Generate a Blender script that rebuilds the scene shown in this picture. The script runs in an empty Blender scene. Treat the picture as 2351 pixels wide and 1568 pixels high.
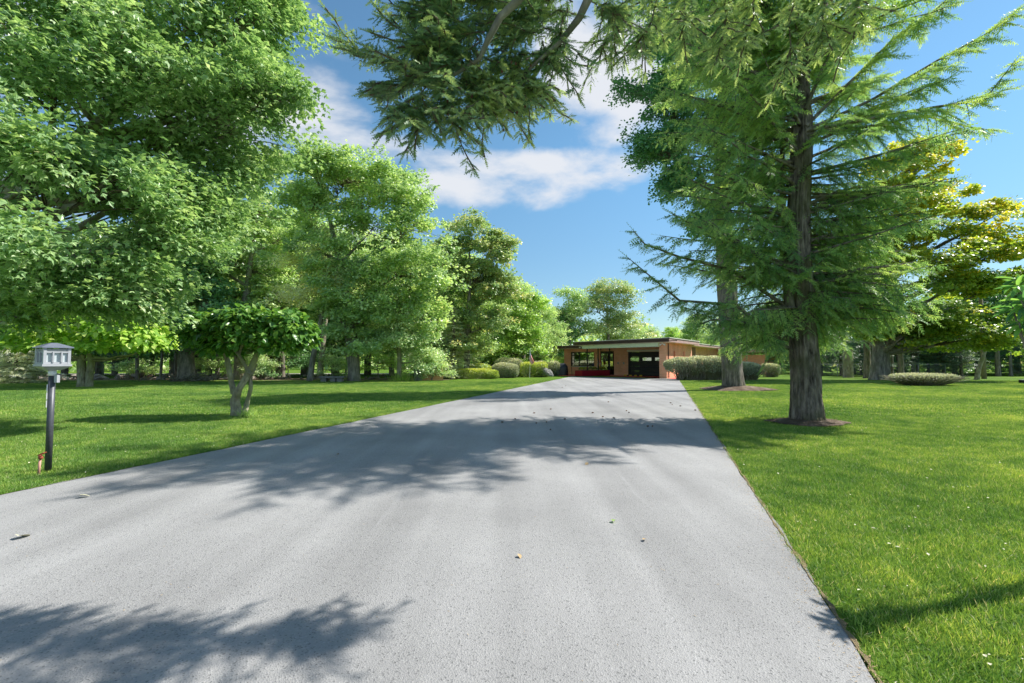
import bpy, math, random
import numpy as np
from mathutils import Vector, Matrix, noise as mnoise

C = bpy.context.scene
PI = math.pi
rng = np.random.default_rng(7)
random.seed(7)

# ------------------------------------------------------------------ camera
TILT = math.radians(2.5)
CAMZ = 1.45
FPX = 1045.0                       # focal length in pixels of a 2351 px wide frame
cam_d = bpy.data.cameras.new('camera')
cam_d.lens = 16.0; cam_d.sensor_width = 36.0; cam_d.clip_start = 0.05; cam_d.clip_end = 3000
cam = bpy.data.objects.new('camera', cam_d)
C.collection.objects.link(cam)
cam.location = (0, 0, CAMZ)
cam.rotation_euler = (PI/2 + TILT, 0, 0)
C.camera = cam

# ------------------------------------------------------------------ light
SUN_EL = math.radians(47); SUN_AZ = math.atan2(0.955, 0.30)      # azimuth clockwise from +Y
S = Vector((math.sin(SUN_AZ)*math.cos(SUN_EL), math.cos(SUN_AZ)*math.cos(SUN_EL), math.sin(SUN_EL)))
sl = bpy.data.lights.new('sun', 'SUN'); sl.energy = 3.15; sl.angle = math.radians(0.55); sl.color = (1.0, 0.955, 0.88)
so = bpy.data.objects.new('sun', sl); C.collection.objects.link(so)
so.rotation_euler = (-S).to_track_quat('-Z', 'Y').to_euler()

W = bpy.data.worlds.new('World'); C.world = W; W.use_nodes = True
C.view_settings.view_transform = 'Standard'; C.view_settings.look = 'None'
C.view_settings.gamma = 1.0; C.view_settings.use_curve_mapping = False
C.view_settings.exposure = 1.38
C.cycles.max_bounces = 8; C.cycles.transparent_max_bounces = 4
C.cycles.diffuse_bounces = 4; C.cycles.transmission_bounces = 4; C.cycles.glossy_bounces = 3

def pixdir(u, v):
    x = (u-1175.5)/FPX; z = -(v-784.0)/FPX
    c, s = math.cos(TILT), math.sin(TILT)
    return Vector((x, c - z*s, s + z*c))

def P(u, v, Y):                    # the point of the place seen at (u, v), Y metres ahead
    d = pixdir(u, v)
    return Vector((d.x/d.y*Y, Y, CAMZ + d.z/d.y*Y))

def G(u, v):                       # the point of the ground seen at (u, v)
    d = pixdir(u, v)
    t = -CAMZ/d.z
    return Vector((d.x*t, d.y*t, 0))

def GX(u, Y):                      # ground point in column u at distance Y
    return Vector(((u-1175.5)/FPX*Y, Y, 0))

def world_nodes():
    nt = W.node_tree; nt.nodes.clear()
    N = nt.nodes.new; L = nt.links.new
    out = N('ShaderNodeOutputWorld'); bg = N('ShaderNodeBackground'); bg.inputs[1].default_value = 0.13
    sky = N('ShaderNodeTexSky'); sky.sky_type = 'NISHITA'; sky.sun_disc = False
    sky.sun_elevation = SUN_EL; sky.sun_rotation = SUN_AZ
    sky.altitude = 50; sky.air_density = 1.0; sky.dust_density = 0.1; sky.ozone_density = 2.0
    tc = N('ShaderNodeTexCoord')
    tint = N('ShaderNodeMix'); tint.data_type = 'RGBA'; tint.blend_type = 'MULTIPLY'; tint.inputs[0].default_value = 1
    tint.inputs[7].default_value = (0.375, 0.505, 0.50, 1)
    L(sky.outputs[0], tint.inputs[6])
    spz = N('ShaderNodeSeparateXYZ'); L(tc.outputs['Generated'], spz.inputs[0])
    hz = N('ShaderNodeMapRange'); hz.interpolation_type = 'SMOOTHSTEP'; hz.inputs[1].default_value = 0.0; hz.inputs[2].default_value = 0.45; L(spz.outputs[2], hz.inputs[0])
    hc = N('ShaderNodeMix'); hc.data_type = 'RGBA'; hc.inputs[6].default_value = (.80, .68, .72, 1); hc.inputs[7].default_value = (1, 1, 1, 1); L(hz.outputs[0], hc.inputs[0])
    t2 = N('ShaderNodeMix'); t2.data_type = 'RGBA'; t2.blend_type = 'MULTIPLY'; t2.inputs[0].default_value = 1; L(tint.outputs[2], t2.inputs[6]); L(hc.outputs[2], t2.inputs[7]); tint = t2
    # clouds: stretched noise plus denser banks
    mp = N('ShaderNodeMapping'); mp.inputs['Scale'].default_value = (1.5, 1.5, 3.4)
    L(tc.outputs['Generated'], mp.inputs[0])
    no = N('ShaderNodeTexNoise'); no.inputs['Scale'].default_value = 2.6; no.inputs['Detail'].default_value = 9
    no.inputs['Roughness'].default_value = 0.56; no.inputs['Distortion'].default_value = 0.15
    L(mp.outputs[0], no.inputs['Vector'])
    acc = None
    banks = [(1240, 415, 0.30, 0.085, 1.0), (1400, 190, 0.20, 0.16, 0.85), (730, 130, 0.22, 0.12, 0.18),
             (790, 300, 0.20, 0.12, 0.30), (2330, 590, 0.22, 0.11, 1.0), (1620, 420, 0.2, 0.08, 0.7)]
    for (u, v, a, b, w) in banks:
        d = pixdir(u, v).normalized()
        sub = N('ShaderNodeVectorMath'); sub.operation = 'SUBTRACT'; sub.inputs[1].default_value = d
        L(tc.outputs['Generated'], sub.inputs[0])
        mul = N('ShaderNodeVectorMath'); mul.operation = 'MULTIPLY'; mul.inputs[1].default_value = (1/a, 1/a, 1/b)
        L(sub.outputs[0], mul.inputs[0])
        ln = N('ShaderNodeVectorMath'); ln.operation = 'LENGTH'; L(mul.outputs[0], ln.inputs[0])
        mr = N('ShaderNodeMapRange'); mr.interpolation_type = 'SMOOTHSTEP'
        mr.inputs[1].default_value = 1.25; mr.inputs[2].default_value = 0.25
        mr.inputs[3].default_value = 0; mr.inputs[4].default_value = w
        L(ln.outputs['Value'], mr.inputs[0])
        if acc is None: acc = mr.outputs[0]
        else:
            mx = N('ShaderNodeMath'); mx.operation = 'MAXIMUM'
            L(acc, mx.inputs[0]); L(mr.outputs[0], mx.inputs[1]); acc = mx.outputs[0]
    neg = None
    for (u, v, a, b) in [(1350, 620, .55, .17), (1020, 60, .18, .2), (2330, 330, .42, .3), (1650, 600, .4, .2), (1180, 290, .22, .055), (930, 40, .2, .12), (2050, 100, .4, .3)]:
        d = pixdir(u, v).normalized()
        sub = N('ShaderNodeVectorMath'); sub.operation = 'SUBTRACT'; sub.inputs[1].default_value = d; L(tc.outputs['Generated'], sub.inputs[0])
        mul = N('ShaderNodeVectorMath'); mul.operation = 'MULTIPLY'; mul.inputs[1].default_value = (1/a, 1/a, 1/b); L(sub.outputs[0], mul.inputs[0])
        ln = N('ShaderNodeVectorMath'); ln.operation = 'LENGTH'; L(mul.outputs[0], ln.inputs[0])
        mr = N('ShaderNodeMapRange'); mr.interpolation_type = 'SMOOTHSTEP'; mr.inputs[1].default_value = 1.2; mr.inputs[2].default_value = 0.4; mr.inputs[3].default_value = 0; mr.inputs[4].default_value = 1
        L(ln.outputs['Value'], mr.inputs[0])
        if neg is None: neg = mr.outputs[0]
        else:
            mx = N('ShaderNodeMath'); mx.operation = 'MAXIMUM'; L(neg, mx.inputs[0]); L(mr.outputs[0], mx.inputs[1]); neg = mx.outputs[0]
    df = N('ShaderNodeMath'); df.operation = 'MULTIPLY_ADD'; df.inputs[1].default_value = -1.0; L(neg, df.inputs[0]); L(acc, df.inputs[2])
    sc = N('ShaderNodeMath'); sc.operation = 'MULTIPLY'; sc.inputs[1].default_value = 0.24; L(df.outputs[0], sc.inputs[0])
    ad = N('ShaderNodeMath'); ad.operation = 'ADD'; L(no.outputs[0], ad.inputs[0]); L(sc.outputs[0], ad.inputs[1])
    m2 = N('ShaderNodeMapRange'); m2.interpolation_type = 'SMOOTHSTEP'
    m2.inputs[1].default_value = 0.46; m2.inputs[2].default_value = 0.70; m2.inputs[4].default_value = 0.93
    L(ad.outputs[0], m2.inputs[0])
    mix = N('ShaderNodeMix'); mix.data_type = 'RGBA'
    mix.inputs[7].default_value = (2.5, 2.56, 2.7, 1)
    L(m2.outputs[0], mix.inputs[0]); L(tint.outputs[2], mix.inputs[6])
    L(mix.outputs[2], bg.inputs[0]); L(bg.outputs[0], out.inputs[0])
world_nodes()

# ------------------------------------------------------------------ object helpers
def link(o, parent=None):
    C.collection.objects.link(o)
    if parent is not None: o.parent = parent
    return o

def tag(o, label=None, cat=None, group=None, kind=None):
    if label: o['label'] = label
    if cat: o['category'] = cat
    if group: o['group'] = group
    if kind: o['kind'] = kind
    return o

def empty(name, loc=(0, 0, 0), rz=0.0, label=None, cat=None, group=None):
    o = bpy.data.objects.new(name, None); o.location = loc; o.rotation_euler = (0, 0, rz)
    o.empty_display_size = 0.2
    link(o); return tag(o, label, cat, group)

def kids(o): return [x for x in bpy.data.objects if x.parent == o]

def copy_tree(root, loc, rz, scale, label, group=None):
    r = root.copy(); C.collection.objects.link(r)
    r.location = loc; r.rotation_euler = (0, 0, rz); r.scale = scale
    r['label'] = label
    if group: r['group'] = group
    for ch in kids(root):
        c = ch.copy(); C.collection.objects.link(c); c.parent = r
        for g in kids(ch):
            d = g.copy(); C.collection.objects.link(d); d.parent = c
    return r

class MB:
    """collects triangles (and a per-vertex 'var' value) and links them as one mesh"""
    def __init__(s): s.v = []; s.f = []; s.a = []; s.n = 0
    def raw(s, v, f, var=0.5):
        v = np.asarray(v, dtype=np.float32).reshape(-1, 3); f = np.asarray(f, dtype=np.int32).reshape(-1, 3)
        s.v.append(v); s.f.append(f + s.n); s.n += len(v)
        s.a.append(np.full(len(v), var, dtype=np.float32) if np.isscalar(var) else np.asarray(var, dtype=np.float32))
        return s
    def quads(s, v, q, var=0.5):
        q = np.asarray(q); return s.raw(v, np.concatenate([q[:, [0, 1, 2]], q[:, [0, 2, 3]]]), var)
    def box(s, x0, x1, y0, y1, z0, z1, var=0.5):
        v = [(x0, y0, z0), (x1, y0, z0), (x1, y1, z0), (x0, y1, z0), (x0, y0, z1), (x1, y0, z1), (x1, y1, z1), (x0, y1, z1)]
        return s.quads(v, [(0, 3, 2, 1), (4, 5, 6, 7), (0, 1, 5, 4), (1, 2, 6, 5), (2, 3, 7, 6), (3, 0, 4, 7)], var)
    def prism(s, poly, z0, z1, var=0.5):
        n = len(poly); v = [(x, y, z0) for x, y in poly] + [(x, y, z1) for x, y in poly]
        f = [(0, i+1, i) for i in range(1, n-1)] + [(n, n+i, n+i+1) for i in range(1, n-1)]
        for i in range(n):
            j = (i+1) % n; f += [(i, j, n+j), (i, n+j, n+i)]
        return s.raw(v, f, var)
    def tube(s, pts, rad, sides=6, var=0.5, cap=True):
        pts = np.asarray([tuple(p) for p in pts], dtype=float); n = len(pts)
        rad = np.full(n, rad, dtype=float) if np.isscalar(rad) else np.asarray(rad, dtype=float)
        t = np.gradient(pts, axis=0); t /= np.linalg.norm(t, axis=1)[:, None] + 1e-9
        ref = np.array([0, 0, 1.0]) if abs(t[:, 2]).mean() < 0.8 else np.array([1.0, 0, 0])
        a = np.cross(t, ref); a /= np.linalg.norm(a, axis=1)[:, None] + 1e-9
        b = np.cross(t, a)
        ang = np.arange(sides)*2*PI/sides
        v = pts[:, None, :] + rad[:, None, None]*(np.cos(ang)[None, :, None]*a[:, None, :] + np.sin(ang)[None, :, None]*b[:, None, :])
        v = v.reshape(-1, 3)
        i = np.arange(n-1)[:, None]*sides; j = np.arange(sides)[None, :]; j2 = (j+1) % sides
        q = np.stack([i+j, i+j2, i+sides+j2, i+sides+j], -1).reshape(-1, 4)
        f = np.concatenate([q[:, [0, 2, 1]], q[:, [0, 3, 2]]])
        if cap:
            e = (n-1)*sides
            f = np.concatenate([f, [(0, k, k+1) for k in range(1, sides-1)], [(e, e+k+1, e+k) for k in range(1, sides-1)]])
        return s.raw(v, f, var)
    def scatter(s, tmpl, pos, yd, nd, scale, var):
        tv, tf = tmpl; tv = np.asarray(tv, dtype=float); tf = np.asarray(tf)
        pos = np.asarray(pos, dtype=float); N = len(pos)
        if N == 0: return s
        yd = yd/(np.linalg.norm(yd, axis=1)[:, None]+1e-9)
        xd = np.cross(yd, nd); xd /= np.linalg.norm(xd, axis=1)[:, None]+1e-9
        zd = np.cross(xd, yd)
        sc = np.broadcast_to(np.asarray(scale, dtype=float), (N,))[:, None, None]
        v = pos[:, None, :] + sc*(tv[None, :, 0:1]*xd[:, None, :] + tv[None, :, 1:2]*yd[:, None, :] + tv[None, :, 2:3]*zd[:, None, :])
        k = len(tv)
        f = tf[None, :, :] + (np.arange(N)*k)[:, None, None]
        return s.raw(v.reshape(-1, 3), f.reshape(-1, 3), np.repeat(np.asarray(var, dtype=np.float32), k))
    def mesh(s, name, mats, smooth=False):
        me = bpy.data.meshes.new(name)
        v = np.concatenate(s.v); f = np.concatenate(s.f).astype(np.int32)
        me.vertices.add(len(v)); me.vertices.foreach_set('co', v.ravel())
        me.loops.add(len(f)*3); me.loops.foreach_set('vertex_index', f.ravel())
        me.polygons.add(len(f)); me.polygons.foreach_set('loop_start', (np.arange(len(f))*3).astype(np.int32))
        me.polygons.foreach_set('use_smooth', np.full(len(f), smooth))
        at = me.attributes.new('var', 'FLOAT', 'POINT'); at.data.foreach_set('value', np.concatenate(s.a))
        me.update(calc_edges=True)
        for m in (mats if isinstance(mats, (list, tuple)) else [mats]): me.materials.append(m)
        return me
    def build(s, name, mat, parent=None, smooth=False, kind=None):
        o = bpy.data.objects.new(name, s.mesh(name, mat, smooth)); link(o, parent)
        if kind: o['kind'] = kind
        return o

def obj_from(name, me, parent=None, loc=(0, 0, 0), rot=(0, 0, 0), scale=(1, 1, 1)):
    o = bpy.data.objects.new(name, me); o.location = loc; o.rotation_euler = rot; o.scale = scale
    return link(o, parent)

# ------------------------------------------------------------------ materials
def newmat(name):
    m = bpy.data.materials.new(name); m.use_nodes = True
    nt = m.node_tree; b = nt.nodes['Principled BSDF']
    return m, nt, b

def simple(name, col, rough=0.6, spec=0.4, metal=0.0, noise=0.12, nscale=6.0, bump=0.0, bscale=40.0):
    m, nt, b = newmat(name); N = nt.nodes.new; L = nt.links.new
    b.inputs['Roughness'].default_value = rough; b.inputs['Specular IOR Level'].default_value = spec
    b.inputs['Metallic'].default_value = metal
    tc = N('ShaderNodeTexCoord'); no = N('ShaderNodeTexNoise')
    no.inputs['Scale'].default_value = nscale; no.inputs['Detail'].default_value = 6; no.inputs['Roughness'].default_value = 0.65
    L(tc.outputs['Object'], no.inputs['Vector'])
    mx = N('ShaderNodeMix'); mx.data_type = 'RGBA'
    mx.inputs[6].default_value = (*[c*(1-noise*1.6) for c in col], 1); mx.inputs[7].default_value = (*[min(1, c*(1+noise*1.6)) for c in col], 1)
    L(no.outputs[0], mx.inputs[0]); L(mx.outputs[2], b.inputs['Base Color'])
    if bump > 0:
        n2 = N('ShaderNodeTexNoise'); n2.inputs['Scale'].default_value = bscale; n2.inputs['Detail'].default_value = 5
        L(tc.outputs['Object'], n2.inputs['Vector'])
        bp = N('ShaderNodeBump'); bp.inputs['Strength'].default_value = bump; bp.inputs['Distance'].default_value = 0.02
        L(n2.outputs[0], bp.inputs['Height']); L(bp.outputs[0], b.inputs['Normal'])
    return m

LEAFK = (4.3, 4.1, 6.0)
def leafmat(name, stops, trans=0.44, rough=0.38, spec=0.75, tboost=(1.45, 1.45, 0.85)):
    """leaf colours picked along 'stops' by the per-leaf value; light comes through the blade"""
    m, nt, b = newmat(name); N = nt.nodes.new; L = nt.links.new
    at = N('ShaderNodeAttribute'); at.attribute_name = 'var'
    stops = [(p, tuple(min(.8, x*q) for x, q in zip(c, LEAFK))) for p, c in stops]
    cr = N('ShaderNodeValToRGB'); el = cr.color_ramp.elements
    el[0].position = stops[0][0]; el[0].color = (*stops[0][1], 1)
    el[1].position = stops[-1][0]; el[1].color = (*stops[-1][1], 1)
    for p, c in stops[1:-1]:
        e = el.new(p); e.color = (*c, 1)
    L(at.outputs['Fac'], cr.inputs[0])
    L(cr.outputs[0], b.inputs['Base Color'])
    b.inputs['Roughness'].default_value = rough; b.inputs['Specular IOR Level'].default_value = spec
    tr = N('ShaderNodeBsdfTranslucent')
    tm = N('ShaderNodeMix'); tm.data_type = 'RGBA'; tm.blend_type = 'MULTIPLY'; tm.inputs[0].default_value = 1
    tm.inputs[7].default_value = (*tboost, 1); tm.clamp_result = False
    L(cr.outputs[0], tm.inputs[6]); L(tm.outputs[2], tr.inputs[0])
    ms = N('ShaderNodeMixShader'); ms.inputs[0].default_value = trans
    L(b.outputs[0], ms.inputs[1]); L(tr.outputs[0], ms.inputs[2])
    L(ms.outputs[0], nt.nodes['Material Output'].inputs[0])
    return m

def barkmat(name, dark, light, moss=None, scale=9.0, stretch=0.16, bump=0.6):
    m, nt, b = newmat(name); N = nt.nodes.new; L = nt.links.new
    tc = N('ShaderNodeTexCoord'); mp = N('ShaderNodeMapping'); mp.inputs['Scale'].default_value = (1, 1, stretch)
    L(tc.outputs['Object'], mp.inputs[0])
    no = N('ShaderNodeTexNoise'); no.inputs['Scale'].default_value = scale; no.inputs['Detail'].default_value = 8; no.inputs['Roughness'].default_value = 0.7
    L(mp.outputs[0], no.inputs['Vector'])
    cr = N('ShaderNodeValToRGB'); el = cr.color_ramp.elements
    el[0].position = 0.34; el[0].color = (*dark, 1); el[1].position = 0.66; el[1].color = (*light, 1)
    L(no.outputs[0], cr.inputs[0]); col = cr.outputs[0]
    if moss:
        n3 = N('ShaderNodeTexNoise'); n3.inputs['Scale'].default_value = 1.6; n3.inputs['Detail'].default_value = 5
        L(tc.outputs['Object'], n3.inputs['Vector'])
        mr = N('ShaderNodeMapRange'); mr.inputs[1].default_value = 0.45; mr.inputs[2].default_value = 0.62; mr.inputs[4].default_value = 0.75
        L(n3.outputs[0], mr.inputs[0])
        mx = N('ShaderNodeMix'); mx.data_type = 'RGBA'; mx.inputs[7].default_value = (*moss, 1)
        L(mr.outputs[0], mx.inputs[0]); L(col, mx.inputs[6]); col = mx.outputs[2]
    L(col, b.inputs['Base Color']); b.inputs['Roughness'].default_value = 0.9; b.inputs['Specular IOR Level'].default_value = 0.15
    bp = N('ShaderNodeBump'); bp.inputs['Strength'].default_value = bump; bp.inputs['Distance'].default_value = 0.05
    L(no.outputs[0], bp.inputs['Height']); L(bp.outputs[0], b.inputs['Normal'])
    return m

def asphaltmat():
    m, nt, b = newmat('asphalt'); N = nt.nodes.new; L = nt.links.new
    tc = N('ShaderNodeTexCoord')
    vo = N('ShaderNodeTexVoronoi'); vo.inputs['Scale'].default_value = 125; L(tc.outputs['Object'], vo.inputs['Vector'])
    sep = N('ShaderNodeSeparateColor'); L(vo.outputs['Color'], sep.inputs[0])
    r1 = N('ShaderNodeValToRGB'); e = r1.color_ramp.elements
    e[0].position = 0.0; e[0].color = (0.15, 0.15, 0.15, 1); e[1].position = 1.0; e[1].color = (0.34, 0.337, 0.332, 1)
    a = e.new(0.13); a.color = (0.275, 0.272, 0.270, 1); a = e.new(0.88); a.color = (0.290, 0.287, 0.284, 1)
    L(sep.outputs[0], r1.inputs[0])
    # broad weathering and wheel tracks running along the drive
    mp = N('ShaderNodeMapping'); mp.inputs['Rotation'].default_value = (0, 0, math.radians(17.5)); mp.inputs['Scale'].default_value = (1.0, 0.06, 1)
    L(tc.outputs['Object'], mp.inputs[0])
    n1 = N('ShaderNodeTexNoise'); n1.inputs['Scale'].default_value = 1.5; n1.inputs['Detail'].default_value = 4; L(mp.outputs[0], n1.inputs['Vector'])
    n2 = N('ShaderNodeTexNoise'); n2.inputs['Scale'].default_value = 0.5; n2.inputs['Detail'].default_value = 6; L(tc.outputs['Object'], n2.inputs['Vector'])
    ad = N('ShaderNodeMath'); ad.operation = 'ADD'; L(n1.outputs[0], ad.inputs[0]); L(n2.outputs[0], ad.inputs[1])
    mr = N('ShaderNodeMapRange'); mr.inputs[1].default_value = 0.7; mr.inputs[2].default_value = 1.3; mr.inputs[3].default_value = 0.74; mr.inputs[4].default_value = 1.24
    L(ad.outputs[0], mr.inputs[0])
    # pale scuffs
    mp2 = N('ShaderNodeMapping'); mp2.inputs['Rotation'].default_value = (0, 0, math.radians(21)); mp2.inputs['Scale'].default_value = (7.0, 0.25, 1)
    L(tc.outputs['Object'], mp2.inputs[0])
    n3 = N('ShaderNodeTexNoise'); n3.inputs['Scale'].default_value = 1.4; n3.inputs['Detail'].default_value = 9; n3.inputs['Roughness'].default_value = 0.75; L(mp2.outputs[0], n3.inputs['Vector'])
    m3 = N('ShaderNodeMapRange'); m3.inputs[1].default_value = 0.60; m3.inputs[2].default_value = 0.80; m3.inputs[4].default_value = 0.38
    L(n3.outputs[0], m3.inputs[0])
    mul = N('ShaderNodeMix'); mul.data_type = 'RGBA'; mul.blend_type = 'MULTIPLY'; mul.inputs[0].default_value = 1
    L(r1.outputs[0], mul.inputs[6]); L(mr.outputs[0], mul.inputs[7])
    sc = N('ShaderNodeMix'); sc.data_type = 'RGBA'; sc.inputs[7].default_value = (0.5, 0.5, 0.51, 1)
    L(m3.outputs[0], sc.inputs[0]); L(mul.outputs[2], sc.inputs[6]); L(sc.outputs[2], b.inputs['Base Color'])
    b.inputs['Roughness'].default_value = 0.82; b.inputs['Specular IOR Level'].default_value = 0.3
    bp = N('ShaderNodeBump'); bp.inputs['Strength'].default_value = 0.7; bp.inputs['Distance'].default_value = 0.004
    L(vo.outputs['Distance'], bp.inputs['Height']); L(bp.outputs[0], b.inputs['Normal'])
    return m

def groundmat(name, cols, scale=0.35, fine=9.0):
    m, nt, b = newmat(name); N = nt.nodes.new; L = nt.links.new
    tc = N('ShaderNodeTexCoord')
    n1 = N('ShaderNodeTexNoise'); n1.inputs['Scale'].default_value = scale; n1.inputs['Detail'].default_value = 5; L(tc.outputs['Object'], n1.inputs['Vector'])
    n2 = N('ShaderNodeTexNoise'); n2.inputs['Scale'].default_value = fine; n2.inputs['Detail'].default_value = 6; n2.inputs['Roughness'].default_value = 0.75
    L(tc.outputs['Object'], n2.inputs['Vector'])
    mx = N('ShaderNodeMix'); mx.data_type = 'FLOAT'; mx.inputs[0].default_value = 0.55
    L(n1.outputs[0], mx.inputs[2]); L(n2.outputs[0], mx.inputs[3])
    cr = N('ShaderNodeValToRGB'); e = cr.color_ramp.elements
    e[0].position = 0.36; e[0].color = (*cols[0], 1); e[1].position = 0.64; e[1].color = (*cols[-1], 1)
    if len(cols) == 3:
        a = e.new(0.5); a.color = (*cols[1], 1)
    L(mx.outputs[0], cr.inputs[0]); L(cr.outputs[0], b.inputs['Base Color'])
    b.inputs['Roughness'].default_value = 0.95; b.inputs['Specular IOR Level'].default_value = 0.1
    bp = N('ShaderNodeBump'); bp.inputs['Strength'].default_value = 0.8; bp.inputs['Distance'].default_value = 0.05
    L(n2.outputs[0], bp.inputs['Height']); L(bp.outputs[0], b.inputs['Normal'])
    return m

def brickmat(name, c1, c2, mortar):
    m, nt, b = newmat(name); N = nt.nodes.new; L = nt.links.new
    tc = N('ShaderNodeTexCoord'); sp = N('ShaderNodeSeparateXYZ'); L(tc.outputs['Object'], sp.inputs[0])
    ad = N('ShaderNodeMath'); ad.operation = 'ADD'; L(sp.outputs[0], ad.inputs[0]); L(sp.outputs[1], ad.inputs[1])
    cb = N('ShaderNodeCombineXYZ'); L(ad.outputs[0], cb.inputs[0]); L(sp.outputs[2], cb.inputs[1])
    br = N('ShaderNodeTexBrick'); L(cb.outputs[0], br.inputs['Vector'])
    br.inputs['Color1'].default_value = (*c1, 1); br.inputs['Color2'].default_value = (*c2, 1); br.inputs['Mortar'].default_value = (*mortar, 1)
    br.inputs['Scale'].default_value = 1.0; br.inputs['Mortar Size'].default_value = 0.007
    br.inputs['Brick Width'].default_value = 0.30; br.inputs['Row Height'].default_value = 0.072; br.inputs['Bias'].default_value = 0.0
    no = N('ShaderNodeTexNoise'); no.inputs['Scale'].default_value = 1.2; no.inputs['Detail'].default_value = 5; L(tc.outputs['Object'], no.inputs['Vector'])
    mr = N('ShaderNodeMapRange'); mr.inputs[3].default_value = 0.72; mr.inputs[4].default_value = 1.28; L(no.outputs[0], mr.inputs[0])
    mul = N('ShaderNodeMix'); mul.data_type = 'RGBA'; mul.blend_type = 'MULTIPLY'; mul.inputs[0].default_value = 1
    L(br.outputs[0], mul.inputs[6]); L(mr.outputs[0], mul.inputs[7]); L(mul.outputs[2], b.inputs['Base Color'])
    b.inputs['Roughness'].default_value = 0.85; b.inputs['Specular IOR Level'].default_value = 0.2
    bp = N('ShaderNodeBump'); bp.inputs['Strength'].default_value = 0.5; bp.inputs['Distance'].default_value = 0.01; bp.invert = True
    L(br.outputs['Fac'], bp.inputs['Height']); L(bp.outputs[0], b.inputs['Normal'])
    return m

def glassmat():
    m, nt, b = newmat('window_glass'); N = nt.nodes.new; L = nt.links.new
    g = N('ShaderNodeBsdfGlossy'); g.inputs['Color'].default_value = (0.8, 0.85, 0.85, 1); g.inputs['Roughness'].default_value = 0.02
    t = N('ShaderNodeBsdfTransparent'); t.inputs[0].default_value = (0.55, 0.6, 0.58, 1)
    fr = N('ShaderNodeFresnel'); fr.inputs[0].default_value = 1.6
    mr = N('ShaderNodeMapRange'); mr.inputs[3].default_value = 0.35; mr.inputs[4].default_value = 1.0; L(fr.outputs[0], mr.inputs[0])
    no = N('ShaderNodeTexNoise'); no.inputs['Scale'].default_value = 1.3; tc = N('ShaderNodeTexCoord'); L(tc.outputs['Object'], no.inputs['Vector'])
    bp = N('ShaderNodeBump'); bp.inputs['Strength'].default_value = 0.25; bp.inputs['Distance'].default_value = 0.02
    L(no.outputs[0], bp.inputs['Height']); L(bp.outputs[0], g.inputs['Normal'])
    ms = N('ShaderNodeMixShader'); L(mr.outputs[0], ms.inputs[0]); L(t.outputs[0], ms.inputs[1]); L(g.outputs[0], ms.inputs[2])
    L(ms.outputs[0], nt.nodes['Material Output'].inputs[0])
    return m

def flagmat():
    m, nt, b = newmat('flag_cloth'); N = nt.nodes.new; L = nt.links.new
    tc = N('ShaderNodeTexCoord'); uv = N('ShaderNodeAttribute'); uv.attribute_name = 'cloth'
    sp = N('ShaderNodeSeparateXYZ'); L(uv.outputs['Vector'], sp.inputs[0])
    # cloth.x runs along the fly, cloth.y down the hoist (0..1); 13 stripes, canton 0.4 x 7/13
    st = N('ShaderNodeMath'); st.operation = 'MULTIPLY'; st.inputs[1].default_value = 6.5; L(sp.outputs[1], st.inputs[0])
    fr = N('ShaderNodeMath'); fr.operation = 'FRACT'; L(st.outputs[0], fr.inputs[0])
    lt = N('ShaderNodeMath'); lt.operation = 'LESS_THAN'; lt.inputs[1].default_value = 0.5; L(fr.outputs[0], lt.inputs[0])
    mx = N('ShaderNodeMix'); mx.data_type = 'RGBA'; mx.inputs[6].default_value = (0.72, 0.66, 0.66, 1); mx.inputs[7].default_value = (0.72, 0.02, 0.04, 1)
    L(lt.outputs[0], mx.inputs[0])
    c1 = N('ShaderNodeMath'); c1.operation = 'LESS_THAN'; c1.inputs[1].default_value = 0.42; L(sp.outputs[0], c1.inputs[0])
    c2 = N('ShaderNodeMath'); c2.operation = 'LESS_THAN'; c2.inputs[1].default_value = 0.538; L(sp.outputs[1], c2.inputs[0])
    c3 = N('ShaderNodeMath'); c3.operation = 'MULTIPLY'; L(c1.outputs[0], c3.inputs[0]); L(c2.outputs[0], c3.inputs[1])
    mp = N('ShaderNodeMapping'); mp.inputs['Scale'].default_value = (27, 17, 1); L(uv.outputs['Vector'], mp.inputs[0])
    vo = N('ShaderNodeTexVoronoi'); vo.voronoi_dimensions = '2D'; vo.inputs['Scale'].default_value = 1.0; vo.inputs['Randomness'].default_value = 0.0; L(mp.outputs[0], vo.inputs['Vector'])
    l2 = N('ShaderNodeMath'); l2.operation = 'LESS_THAN'; l2.inputs[1].default_value = 0.28; L(vo.outputs['Distance'], l2.inputs[0])
    bl = N('ShaderNodeMix'); bl.data_type = 'RGBA'; bl.inputs[6].default_value = (0.03, 0.05, 0.17, 1); bl.inputs[7].default_value = (0.7, 0.7, 0.72, 1)
    L(l2.outputs[0], bl.inputs[0])
    fi = N('ShaderNodeMix'); fi.data_type = 'RGBA'; L(c3.outputs[0], fi.inputs[0]); L(mx.outputs[2], fi.inputs[6]); L(bl.outputs[2], fi.inputs[7])
    L(fi.outputs[2], b.inputs['Base Color']); b.inputs['Roughness'].default_value = 0.75
    return m

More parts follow.
